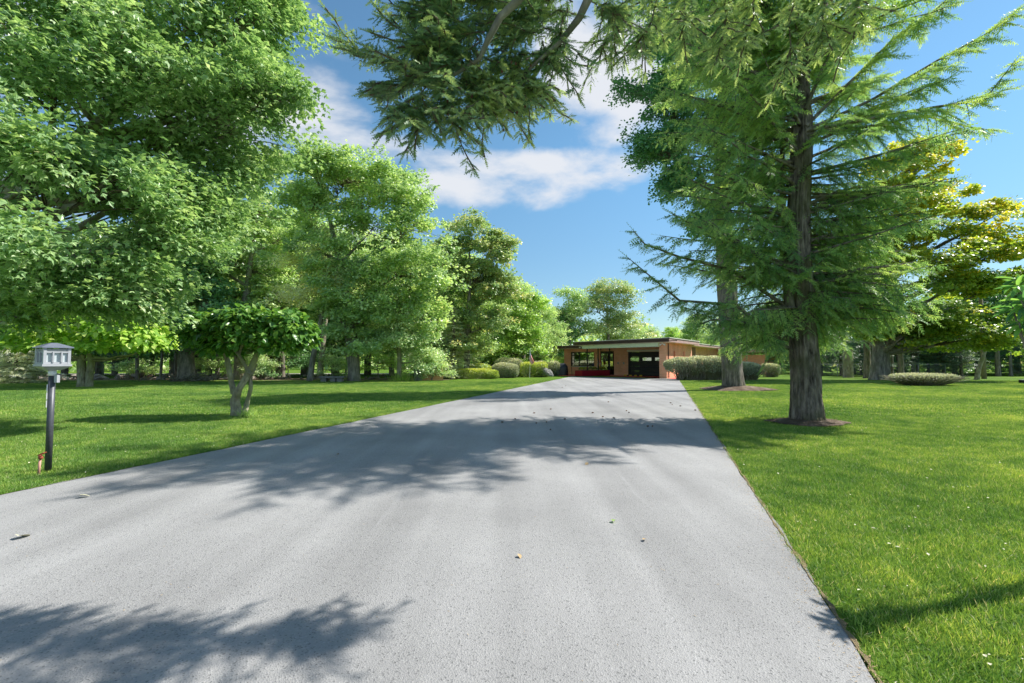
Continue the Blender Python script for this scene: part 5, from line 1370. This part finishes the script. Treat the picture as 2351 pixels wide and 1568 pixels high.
hb([(1030, 200, Z), (1030, 260, Z+.1), (1030, 310, Z+.1), (1040, 350, Z+.1)], .28, .6)
hb([(1060, 180, Z), (1085, 240, Z+.2), (1085, 290, Z+.2), (1075, 318, Z+.2)], .24, .6)
hb([(1100, 140, Z), (1110, 210, Z+.2), (1120, 260, Z+.2), (1110, 290, Z+.2)], .26, .6, vb=.35)
hb([(1190, 190, Z+.4), (1180, 240, Z+.4), (1175, 275, Z+.4), (1180, 295, Z+.4)], .28, .6, vb=.3)
hb([(1190, 190, Z+.4), (1150, 225, Z+.4), (1140, 260, Z+.4), (1130, 285, Z+.4)], .28, .6, vb=.35)
hb([(1205, 175, Z+.4), (1230, 210, Z+.4), (1250, 230, Z+.4), (1268, 238, Z+.4)], .22, .4, vb=.25)
hb([(1200, 185, Z+.4), (1215, 230, Z+.4), (1220, 260, Z+.4), (1215, 290, Z+.4)], .22, .6, vb=.2)
hb([(1120, 90, Z), (1050, 110, Z), (980, 120, Z-.1), (930, 125, Z-.1)], .32, .4)
hb([(1150, 40, Z), (1060, 50, Z), (980, 60, Z), (905, 52, Z)], .34, .45)
hb([(1180, 8, Z), (1080, -10, Z), (1000, -5, Z), (945, 5, Z)], .34, .45)
hb([(1185, 5, Z), (1110, -40, Z), (1020, -50, Z), (960, -55, Z)], .34, .45)
hb([(1140, 60, Z), (1070, 90, Z+.2), (1010, 130, Z+.2), (960, 150, Z+.2)], .34, .5)
hb([(1110, 115, Z), (1060, 150, Z+.1), (1000, 190, Z+.1), (930, 205, Z+.1)], .30, .5)
hb([(1298, 82, Z+.4), (1250, 90, Z+.4), (1200, 100, Z+.4), (1160, 120, Z+.4)], .26, .4)
hb([(1267, 114, Z+.4), (1270, 140, Z+.4), (1290, 155, Z+.4), (1300, 165, Z+.4)], .18, .5)
hb([(1330, 41, Z+.4), (1280, 35, Z+.4), (1230, 40, Z+.4), (1185, 60, Z+.4)], .26, .4)
hb([(1320, 55, Z+.4), (1320, 90, Z+.4), (1318, 110, Z+.4), (1312, 140, Z+.4)], .16, .5)
hb([(1222, 152, Z+.4), (1200, 170, Z+.4), (1170, 180, Z+.4), (1140, 190, Z+.4)], .26, .5)
hb([(1345, 5, Z+.4), (1290, -10, Z+.4), (1240, 0, Z+.4), (1200, 15, Z+.4)], .2, .4)
hb([(1349, 0, Z+.4), (1375, 10, Z+.4), (1400, 20, Z+.4), (1420, 35, Z+.4)], .2, .4)
for (a, b) in (((1480, -60), (1375, 145)), ((1530, -40), (1460, 110)), ((1600, -60), (1560, 90)), ((1680, -60), (1640, 150)), ((1750, -60), (1700, 130)), ((1830, -60), (1800, 170)), ((1900, -60), (1880, 110)), ((1990, -60), (1960, 90))):
    hb([(a[0], a[1], 5.4), ((a[0]*.6+b[0]*.4), a[1]*.6+b[1]*.4-8, 5.3), ((a[0]*.3+b[0]*.7), a[1]*.3+b[1]*.7, 5.2), (b[0], b[1], 5.2)], .42, .55, vb=.25, step=.085)
for pts in ([(1960, -120, 5.4), (1860, -190, 5.0), (1740, -260, 4.6)], [(2050, -140, 5.4), (1960, -240, 5.0), (1860, -330, 4.6)]):  # unseen boughs above the frame, added for the shadow they cast below
    hb([*pts, (pts[-1][0]-60, pts[-1][1]-10, pts[-1][2])], .8, .5, vb=.2, step=.07)
for a, b in (((1390, -330, 4.0), (1500, -70, 5.4)), ((1560, -300, 3.8), (1700, -70, 5.4)), ((1600, -320, 3.8), (1960, -80, 5.4))):
    m_ = MB(); m_.tube([la[0]] + hl([a, b]), [.05, .035, .012], 8); m_.build('limb', M['bark_grey'], hem, smooth=True)
sp.build(T_HEM, 'crown', M['n_hem'], hem); wd.build('twigs', M['twig'], hem, smooth=True, kind='stuff')
# cones
cm = MB(); v = []; nzz, nss = 7, 10
for i in range(nzz):
    t = i/(nzz-1); rad = .42*math.sin(PI*min(1, t*.92+.06))**.8
    for j in range(nss): a = j*2*PI/nss+i*.3; k = 1+.22*math.cos(j*PI); v.append((rad*k*math.cos(a), rad*k*math.sin(a), -t))
cm.quads(v, [(i*nss+j, (i+1)*nss+j, (i+1)*nss+(j+1) % nss, i*nss+(j+1) % nss) for i in range(nzz-1) for j in range(nss)]); cmesh = cm.mesh('cone', M['cone'])
for i in range(60):
    u = rr.gauss(1060, 95); v_ = rr.gauss(195, 75)
    if not (900 < u < 1300 and 20 < v_ < 320): continue
    p = np.array(P(u, v_, (Z+rr.uniform(-.1, .4))*.69))-ho
    obj_from('cone', cmesh, hem, tuple(p), (rr.uniform(-.3, .3), rr.uniform(-.3, .3), 0), (.016, .016, .024))

# ------------------------------------------------------------------ the big maple on the left
MBs = Vector((-14.2, 9.6, 0))
big = deciduous('maple_tree', 'huge near maple whose leafy boughs fill the upper left of the picture', tuple(MBs), .42,
    lobesP([(60, 60, 9, 190, 130, 2.0), (250, 60, 9.5, 190, 120, 2.0), (430, 60, 10, 150, 120, 1.8), (570, 50, 10.5, 95, 95, 1.5), (120, 230, 9, 180, 90, 1.8), (330, 220, 9.5, 170, 90, 1.8), (500, 220, 10, 130, 90, 1.6),
            (600, 215, 10.3, 90, 55, 1.4), (655, 222, 10.5, 45, 34, .7), (695, 220, 10.5, 32, 14, .4), (640, 20, 10.5, 45, 50, .8), (570, 300, 10.5, 85, 55, 1.2), (420, 330, 10, 120, 70, 1.6), (80, 400, 8, 150, 90, 1.8), (240, 430, 8.5, 150, 90, 1.8), (380, 450, 10, 120, 80, 1.6), (510, 400, 11, 95, 60, 1.3),
            (590, 390, 12, 55, 45, 1.2), (100, 560, 8, 150, 70, 1.6), (260, 590, 8.5, 130, 65, 1.5), (390, 570, 9.5, 85, 60, 1.2), (60, 640, 8.5, 110, 40, 1.3), (230, 650, 9, 110, 35, 1.2), (340, 645, 9.2, 60, 32, .9), (90, 700, 8.5, 110, 32, 1.2), (250, 700, 9, 90, 30, 1.1), (20, 735, 9, 90, 25, 1.0), (370, 610, 9.5, 55, 50, 1.0), (450, 500, 10.5, 80, 60, 1.2)]), 2.6,
    1800, 43, .34, .128, M['l_maple'], M['bark_pale'], T_MAPLE, seed=81, flat=.7, shell=.25, twig=.28)

# ------------------------------------------------------------------ large-leaved small trees
def leafy_parts(root, tmpl, pos, yd, nd, sc, var, mat, lname='leaf', n=300):
    """the n leaves nearest the camera are parts of their own, the rest one mass"""
    base = np.array(root.location); d = np.linalg.norm(pos+base-np.array([0, 0, CAMZ]), axis=1); order = np.argsort(d)
    rest = order[n:]
    mb = MB()
    if len(rest): mb.scatter(tmpl, pos[rest], yd[rest], nd[rest], sc[rest], var[rest]); mb.build('foliage', mat, root, kind='stuff')
    ms = []
    for k in range(6):
        m = MB(); m.raw(tmpl[0], tmpl[1], (k+.5)/6); ms.append(m.mesh('leaf', mat, smooth=True))
    for i in order[:n]:
        y = yd[i]/np.linalg.norm(yd[i]); x = np.cross(y, nd[i]); x /= np.linalg.norm(x); z = np.cross(x, y)
        o = bpy.data.objects.new(lname, ms[int(min(.999, var[i])*6)])
        o.matrix_local = Matrix(((x[0]*sc[i], y[0]*sc[i], z[0]*sc[i], pos[i][0]), (x[1]*sc[i], y[1]*sc[i], z[1]*sc[i], pos[i][1]), (x[2]*sc[i], y[2]*sc[i], z[2]*sc[i], pos[i][2]), (0, 0, 0, 1)))
        link(o, root)

cb = G(548, 956)
cat = empty('catalpa_tree', tuple(cb), 0, 'small clipped tree with big glossy leaves and crooked multiple stems beside the drive', 'tree')
co = np.array(cb)
def pp(q, Y): return tuple(np.array(P(q[0], q[1], Y))-co)
cy = cb.y
stems = [([(546, 958), (538, 920), (546, 895), (560, 875), (578, 840), (596, 800), (606, 760)], [.16, .125, .10, .095, .085, .07, .04], cy),
         ([(538, 905), (532, 880), (527, 850), (520, 815), (505, 780)], [.10, .08, .07, .06, .04], cy),
         ([(560, 955), (568, 920), (576, 890), (574, 868), (590, 835)], [.085, .06, .055, .05, .03], cy+.15),
         ([(572, 858), (562, 838), (548, 815), (530, 795), (500, 780), (470, 775)], [.055, .05, .048, .045, .04, .02], cy-.08),
         ([(548, 815), (552, 800), (560, 785), (575, 760)], [.035, .03, .03, .02], cy-.05),
         ([(596, 800), (625, 785), (660, 770)], [.04, .03, .02], cy+.1)]
for k, (q, rd, Y) in enumerate(stems):
    pts = [pp(a, Y+.05*math.sin(i*2)) for i, a in enumerate(q)]
    if k == 0: pts = [(pts[0][0], pts[0][1], -.05)]+pts[1:]
    bark_trunk(pts, [x*.84 for x in rd], 18, 6, .012, .6 if k in (0, 2) else 0, k, .3, 6).build('trunk' if k == 0 else 'stem', M['bark_pale'], cat, smooth=True)
r_ = np.random.default_rng(12); n = 4300
cl = [(485, 758, cy, .66, .50, .62), (565, 750, cy, .78, .50, .8), (650, 757, cy, .74, .52, .65), (575, 785, cy, 1.3, .34, .9), (455, 780, cy, .42, .42, .5), (690, 780, cy, .42, .44, .5), (510, 800, cy+.1, .5, .34, .5), (640, 795, cy+.1, .5, .34, .5)]
K = r_.choice(len(cl), n, p=np.array([.15, .20, .18, .19, .07, .07, .07, .07])); d = nrm(r_.normal(size=(n, 3))); d[:, 2] = np.where(d[:, 2] < -.5, -d[:, 2], d[:, 2])
cc = np.array([pp(c[:2], c[2]) for c in cl]); RR = np.array([(c[3], c[5], c[4]) for c in cl])
pos = cc[K]+d*RR[K]*((.55+.45*r_.random(n)**.5)*(1+.14*np.sin(d[:, 0]*9+K)*np.cos(d[:, 1]*8)+.12*np.sin(d[:, 0]*17+K*2)))[:, None]
yd = nrm(d*np.array([1, 1, .2])+r_.normal(size=(n, 3))*.45-np.array([0, 0, .38])); nd = nrm(d*.6+np.array([0, 0, .8])+r_.normal(size=(n, 3))*.3)
leafy_parts(cat, T_CAT, pos, yd, nd, r_.uniform(.13, .21, n), r_.random(n), M['l_cat'])
tw = MB(); rq = random.Random(2)
for i in range(90):
    s = pp((rq.uniform(490, 640), rq.uniform(775, 795)), cy+rq.uniform(-.2, .2)); k = rq.randrange(n)
    if np.linalg.norm(np.array(s)-pos[k]) < 1.0: tw.tube(curve(s, pos[k], 5, wob=.06, r=rq), np.linspace(.016, .005, 5), 5, cap=False)
tw.build('twigs', M['twig'], cat, smooth=True, kind='stuff')
# dry grass tuft at its foot
def tuft(base, n, h, mat, seed, spread=.16, label='', name='grass_tuft'):
    r = np.random.default_rng(seed); o = empty(name, base, 0, label, 'grass tuft')
    pos = np.stack([r.normal(size=n)*spread, r.normal(size=n)*spread, np.zeros(n)], 1); yd = nrm(np.stack([r.normal(size=n)*.45, r.normal(size=n)*.45, np.ones(n)], 1))
    mb = MB(); mb.scatter(([(-.02, 0, 0), (.02, 0, 0), (.014, .6, .04), (0, 1, .2), (-.014, .6, .04)], [(0, 1, 2), (0, 2, 4), (4, 2, 3)]), pos, yd, r.normal(size=(n, 3)), r.uniform(.4, 1, n)*h, r.random(n))
    mb.build('blades', mat, o, kind='stuff')
tuft((cb.x+.28, cb.y-.05, 0), 260, .30, M['l_lime'], 3, .10, 'tuft of yellowish tall grass at the foot of the clipped tree')

bb = G(195, 889)
brt = empty('umbrella_tree', tuple(bb), 0, 'low bright green umbrella shaped tree on a short thick trunk behind the lantern', 'tree')
bo_ = np.array(bb); by = bb.y
def bp2(q, Y): return tuple(np.array(P(q[0], q[1], Y))-bo_)
for k, (q, rd) in enumerate([([(190, 889), (188, 865), (186, 835), (190, 815)], [.24, .2, .18, .12]), ([(205, 888), (206, 860), (210, 835), (205, 812)], [.17, .16, .16, .1])]):
    pts = [bp2(a, by) for a in q]; pts[0] = (pts[0][0], pts[0][1], -.05)
    bark_trunk(pts, rd, 18, 6, .02, .3, k, .4, 6).build('trunk', M['bark_pale'], brt, smooth=True)
for a in ((60, 812), (110, 818), (150, 800), (250, 822), (310, 815), (350, 800)):
    m_ = MB(); e = bp2(a, by+random.uniform(-1, 1)); s = bp2((197, 825), by); m_.tube(curve(s, e, 7, sag=-.15, wob=.03), np.linspace(.08, .02, 7), 7); m_.build('limb', M['bark_pale'], brt, smooth=True)
n = 4600
cl = [(80, 775, by, 2.1, .95, 2.0), (190, 750, by, 2.6, 1.5, 2.6), (290, 768, by, 1.9, 1.25, 2.2), (340, 792, by, 1.1, .75, 1.6), (20, 785, by, 1.3, .7, 1.4), (200, 800, by, 3.6, .45, 2.6)]
K = r_.choice(len(cl), n, p=np.array([.14, .28, .2, .1, .08, .2])); d = nrm(r_.normal(size=(n, 3))); d[:, 2] = np.where(d[:, 2] < -.2, -d[:, 2], d[:, 2])
cc = np.array([bp2(c[:2], c[2]) for c in cl]); RR = np.array([(c[3], c[5], c[4]) for c in cl])
pos = cc[K]+d*RR[K]*((.62+.38*r_.random(n)**.5)*(1+.13*np.sin(d[:, 0]*9+K)*np.cos(d[:, 1]*8)+.10*np.sin(d[:, 0]*17+K*2)))[:, None]
yd = nrm(d*np.array([1, 1, .2])+r_.normal(size=(n, 3))*.4-np.array([0, 0, .35])); nd = nrm(d*.4+np.array([0, 0, 1])+r_.normal(size=(n, 3))*.25)
leafy_parts(brt, T_CAT, pos, yd, nd, r_.uniform(.28, .42, n), r_.random(n), M['l_bright'])

# leathery leaved bush reaching in at the right edge
rb = Vector((4.35, 3.25, 0))
rho = empty('rhododendron_bush', tuple(rb), 0, 'bush with long leathery leaves reaching in at the right edge of the picture', 'bush')
ro_ = np.array(rb); P_, Y_, N_, S_, V_ = [], [], [], [], []
rq = random.Random(6)
tips = [(2335, 655, 3.1), (2345, 690, 3.0), (2325, 705, 3.1), (2340, 740, 3.05), (2365, 640, 3.2), (2370, 700, 3.0), (2380, 730, 3.1), (2400, 670, 3.1), (2390, 620, 3.2), (2430, 720, 3.1), (2440, 650, 3.2), (2330, 640, 3.3)]
for (u, v_, Y) in tips:
    e = np.array(P(u, v_, Y))-ro_
    m_ = MB(); m_.tube(curve((0, 0, .05), e, 8, sag=.12, wob=.02, r=rq), np.linspace(.022, .005, 8), 7); m_.build('stem', M['bark_grey'], rho, smooth=True)
    d0 = nrm(e-np.array([0, 0, 1.2]))
    for q in range(11):
        a = q*2.4; side = np.cross(d0, [0, 0, 1.]); side /= np.linalg.norm(side)
        yy = d0*rq.uniform(.1, .6)+side*math.cos(a)+np.array([0, 0, 1.])*math.sin(a)*.55+np.array([0, 0, -.2])
        P_.append(e-d0*rq.uniform(0, .06)); Y_.append(yy); N_.append(np.array([rq.gauss(0, .25), rq.gauss(0, .25), 1.])); S_.append(rq.uniform(.085, .13)); V_.append(rq.random())
leafy_parts(rho, T_RHO, np.array(P_), np.array(Y_), np.array(N_), np.array(S_), np.array(V_), M['l_rhodo'])

# ------------------------------------------------------------------ grass, litter and cones
def vary_by_place(m, amt=.5):
    nt = m.node_tree; N = nt.nodes.new; L = nt.links.new
    cr = [n for n in nt.nodes if n.type == 'VALTORGB'][0]
    ge = N('ShaderNodeNewGeometry'); mix = None
    for sc_, w in ((.28, .55), (2.2, .45)):
        no = N('ShaderNodeTexNoise'); no.inputs['Scale'].default_value = sc_; no.inputs['Detail'].default_value = 4; L(ge.outputs['Position'], no.inputs['Vector'])
        mr = N('ShaderNodeMapRange'); mr.inputs[1].default_value = .3; mr.inputs[2].default_value = .7; mr.inputs[3].default_value = 1-amt*w; mr.inputs[4].default_value = 1+amt*w; L(no.outputs[0], mr.inputs[0])
        if mix is None: mix = mr.outputs[0]
        else:
            mu = N('ShaderNodeMath'); mu.operation = 'MULTIPLY'; L(mix, mu.inputs[0]); L(mr.outputs[0], mu.inputs[1]); mix = mu.outputs[0]
    cb_ = N('ShaderNodeCombineColor'); pw = N('ShaderNodeMath'); pw.operation = 'POWER'; pw.inputs[1].default_value = 1.6; L(mix, pw.inputs[0])
    L(pw.outputs[0], cb_.inputs[0]); L(mix, cb_.inputs[1]); L(mix, cb_.inputs[2])
    mm = N('ShaderNodeMix'); mm.data_type = 'RGBA'; mm.blend_type = 'MULTIPLY'; mm.inputs[0].default_value = 1; mm.clamp_result = False
    outs = [l.to_socket for l in cr.outputs[0].links]
    L(cr.outputs[0], mm.inputs[6]); L(cb_.outputs[0], mm.inputs[7])
    for o_ in outs: L(mm.outputs[2], o_)
vary_by_place(M['grass'], .55)
def grass():
    r = np.random.default_rng(2)
    def patch(n, rad, h, w, seed):
        r = np.random.default_rng(seed); a = r.random(n)*2*PI; q = rad*np.sqrt(r.random(n))
        pos = np.stack([q*np.cos(a), q*np.sin(a), np.zeros(n)], 1)
        yd = nrm(np.stack([r.normal(size=n)*.5, r.normal(size=n)*.5, np.ones(n)], 1))
        mb = MB(); k = w/h
        mb.scatter(([(-k*.5, 0, 0), (k*.5, 0, 0), (k*.35, .55, .06), (-k*.35, .55, .06), (0, 1, .28)], [(0, 1, 2), (0, 2, 3), (3, 2, 4)]), pos, yd, r.normal(size=(n, 3)), h*r.uniform(.5, 1.15, n), r.random(n)**1.1)
        return mb.mesh('grass_patch', M['grass'])
    near = patch(1500, .34, .052, .0042, 1); far = patch(1300, .62, .058, .010, 2)
    def field(name, mesh, pts, seed, sc):
        r = np.random.default_rng(seed); me = bpy.data.meshes.new(name); me.vertices.add(len(pts)); me.vertices.foreach_set('co', np.array(pts, dtype=np.float32).ravel())
        rot = np.zeros((len(pts), 3), dtype=np.float32); rot[:, 2] = r.random(len(pts))*2*PI
        at = me.attributes.new('turn', 'FLOAT_VECTOR', 'POINT'); at.data.foreach_set('vector', rot.ravel())
        sz = np.ones((len(pts), 3), dtype=np.float32); sz[:, 2] = r.uniform(.8, 1.15, len(pts)); at = me.attributes.new('size', 'FLOAT_VECTOR', 'POINT'); at.data.foreach_set('vector', sz.ravel())
        o = bpy.data.objects.new(name, me); link(o); o['kind'] = 'stuff'
        src = bpy.data.objects.new('grass_patch', mesh)
        ng = bpy.data.node_groups.new(name, 'GeometryNodeTree')
        ng.interface.new_socket('Geometry', in_out='INPUT', socket_type='NodeSocketGeometry'); ng.interface.new_socket('Geometry', in_out='OUTPUT', socket_type='NodeSocketGeometry')
        N = ng.nodes.new; L = ng.links.new
        gi = N('NodeGroupInput'); go = N('NodeGroupOutput'); ip = N('GeometryNodeInstanceOnPoints'); oi = N('GeometryNodeObjectInfo'); oi.inputs[0].default_value = src
        na = N('GeometryNodeInputNamedAttribute'); na.data_type = 'FLOAT_VECTOR'; na.inputs[0].default_value = 'turn'
        nb = N('GeometryNodeInputNamedAttribute'); nb.data_type = 'FLOAT_VECTOR'; nb.inputs[0].default_value = 'size'
        L(gi.outputs[0], ip.inputs['Points']); L(oi.outputs['Geometry'], ip.inputs['Instance'])
        er = N('FunctionNodeEulerToRotation'); L(na.outputs[0], er.inputs[0]); L(er.outputs[0], ip.inputs['Rotation']); L(nb.outputs[0], ip.inputs['Scale'])
        L(ip.outputs[0], go.inputs[0])
        md = o.modifiers.new('scatter', 'NODES'); md.node_group = ng
        return o
    def ok(x, y, m):
        if y < 37 and XL(y)-m < x < XR(y)+m: return False
        if abs(x) > 1.22*y+1.5 or y < .5: return False
        if y >= 37 and 5 < x < 40: return False
        for (cx, cy_, rx, ry) in ((FB.x, FB.y-.05, .86, .62), (g2.x, g2.y-.1, 1.75, 1.3)):
            if ((x-cx)/(rx-.04))**2+((y-cy_)/(ry-.04))**2 < 1: return False
        return True
    pn, pf_ = [], []
    s = .40
    for y in np.arange(.6, 12.0, s):
        for x in np.arange(-16, 16, s):
            X, Y = x+r.uniform(-.1, .1), y+r.uniform(-.1, .1)
            if ok(X, Y, .33): pn.append((X, Y, 0))
    # a tighter row along both edges of the drive
    for y in np.arange(.6, 34, .22):
        pn.append((XR(y)+.35+r.uniform(-.05, .05), y, 0)); pn.append((XL(y)-.365-r.uniform(-.05, .05), y, 0))
    s = .78
    for y in np.arange(12.0, 34.5, s):
        for x in np.arange(-46, 46, s):
            X, Y = x+r.uniform(-.2, .2), y+r.uniform(-.2, .2)
            if ok(X, Y, .62): pf_.append((X, Y, 0))
    field('grass', near, pn, 5, 1); field('grass', far, pf_, 6, 1)
    # pale clippings and fallen leaves in the grass
    n = 1500; Y = 1.5+r.random(n)*24; X = r.uniform(-1.2, 1.2, n)*Y
    keep = [not (XL(y)-.03 < x < XR(y)+.03) for x, y in zip(X, Y)]; X, Y = X[keep], Y[keep]; n = len(X)
    mb = MB(); mb.scatter(T_LEAF, np.stack([X, Y, .035+r.random(n)*.015], 1), nrm(np.stack([r.normal(size=n), r.normal(size=n), r.normal(size=n)*.15], 1)), nrm(np.stack([r.normal(size=n)*.3, r.normal(size=n)*.3, np.ones(n)], 1)), r.uniform(.010, .034, n), r.random(n))
    mb.build('leaf_litter', M['paleleaf'], kind='stuff')
    # needles and crumbs along the drive edge and on it
    n = 5200; Y = 1.5+r.random(n)**1.2*18; e = r.random(n) < .82
    X = np.where(e, XR(Y)+.03-np.abs(r.normal(size=n))*.09, XL(Y)+r.random(n)*(XR(Y)-XL(Y)))
    mb = MB(); mb.scatter(([(-.09, 0, 0), (.09, 0, 0), (.05, .6, .05), (0, 1, 0)], [(0, 1, 2), (0, 2, 3)]), np.stack([X, Y, np.full(n, .018)], 1), nrm(np.stack([r.normal(size=n), r.normal(size=n), r.random(n)*.1], 1)), np.tile([0, 0, 1.], (n, 1)), r.uniform(.008, .022, n), r.random(n))
    mb.build('needle_litter', M['deadleaf'], kind='stuff')
grass()

rq = random.Random(3)
for i in range(26):
    u, v_ = rq.uniform(1150, 1640), rq.uniform(884, 990)
    g = G(u, v_)
    if not XL(g.y)+.2 < g.x < XR(g.y)-.1: continue
    o = obj_from('fir_cone', cmesh, None, (g.x, g.y, .04), (PI/2, 0, rq.random()*6), (.032, .032, .075)); tag(o, 'small dark cone lying on the asphalt drive', 'cone', 'cones fallen on the drive')
lf = MB(); lf.raw(*T_CAT); lfm = {k: lf.mesh('leaf', M[k], smooth=True) for k in ('paleleaf', 'l_bright', 'deadleaf')}
for (u, v_, k, s, lab) in ((40, 1244, 'paleleaf', .13, 'pale curled fallen leaf on the asphalt near the left edge of the picture'), (178, 1147, 'paleleaf', .10, 'small pale fallen leaf near the left edge of the drive'),
                           (1408, 1205, 'l_bright', .06, 'small bright green leaf lying on the middle of the drive'), (1190, 1281, 'deadleaf', .05, 'small brown leaf lying on the drive, left of the green one'),
                           (1350, 1068, 'deadleaf', .07, 'dry leaf lying at the shadow edge on the drive'), (774, 1048, 'deadleaf', .08, 'dry leaf in the tree shadow on the left part of the drive'), (1478, 1248, 'deadleaf', .05, 'tiny brown leaf right of the green leaf on the drive')):
    g = G(u, v_); o = obj_from('fallen_leaf', lfm[k], None, (g.x, g.y, .02+s*.22), (rq.uniform(-.3, .1), rq.uniform(-.4, .4), rq.random()*6), (s, s, s)); tag(o, lab, 'leaf', 'leaves fallen on the drive')
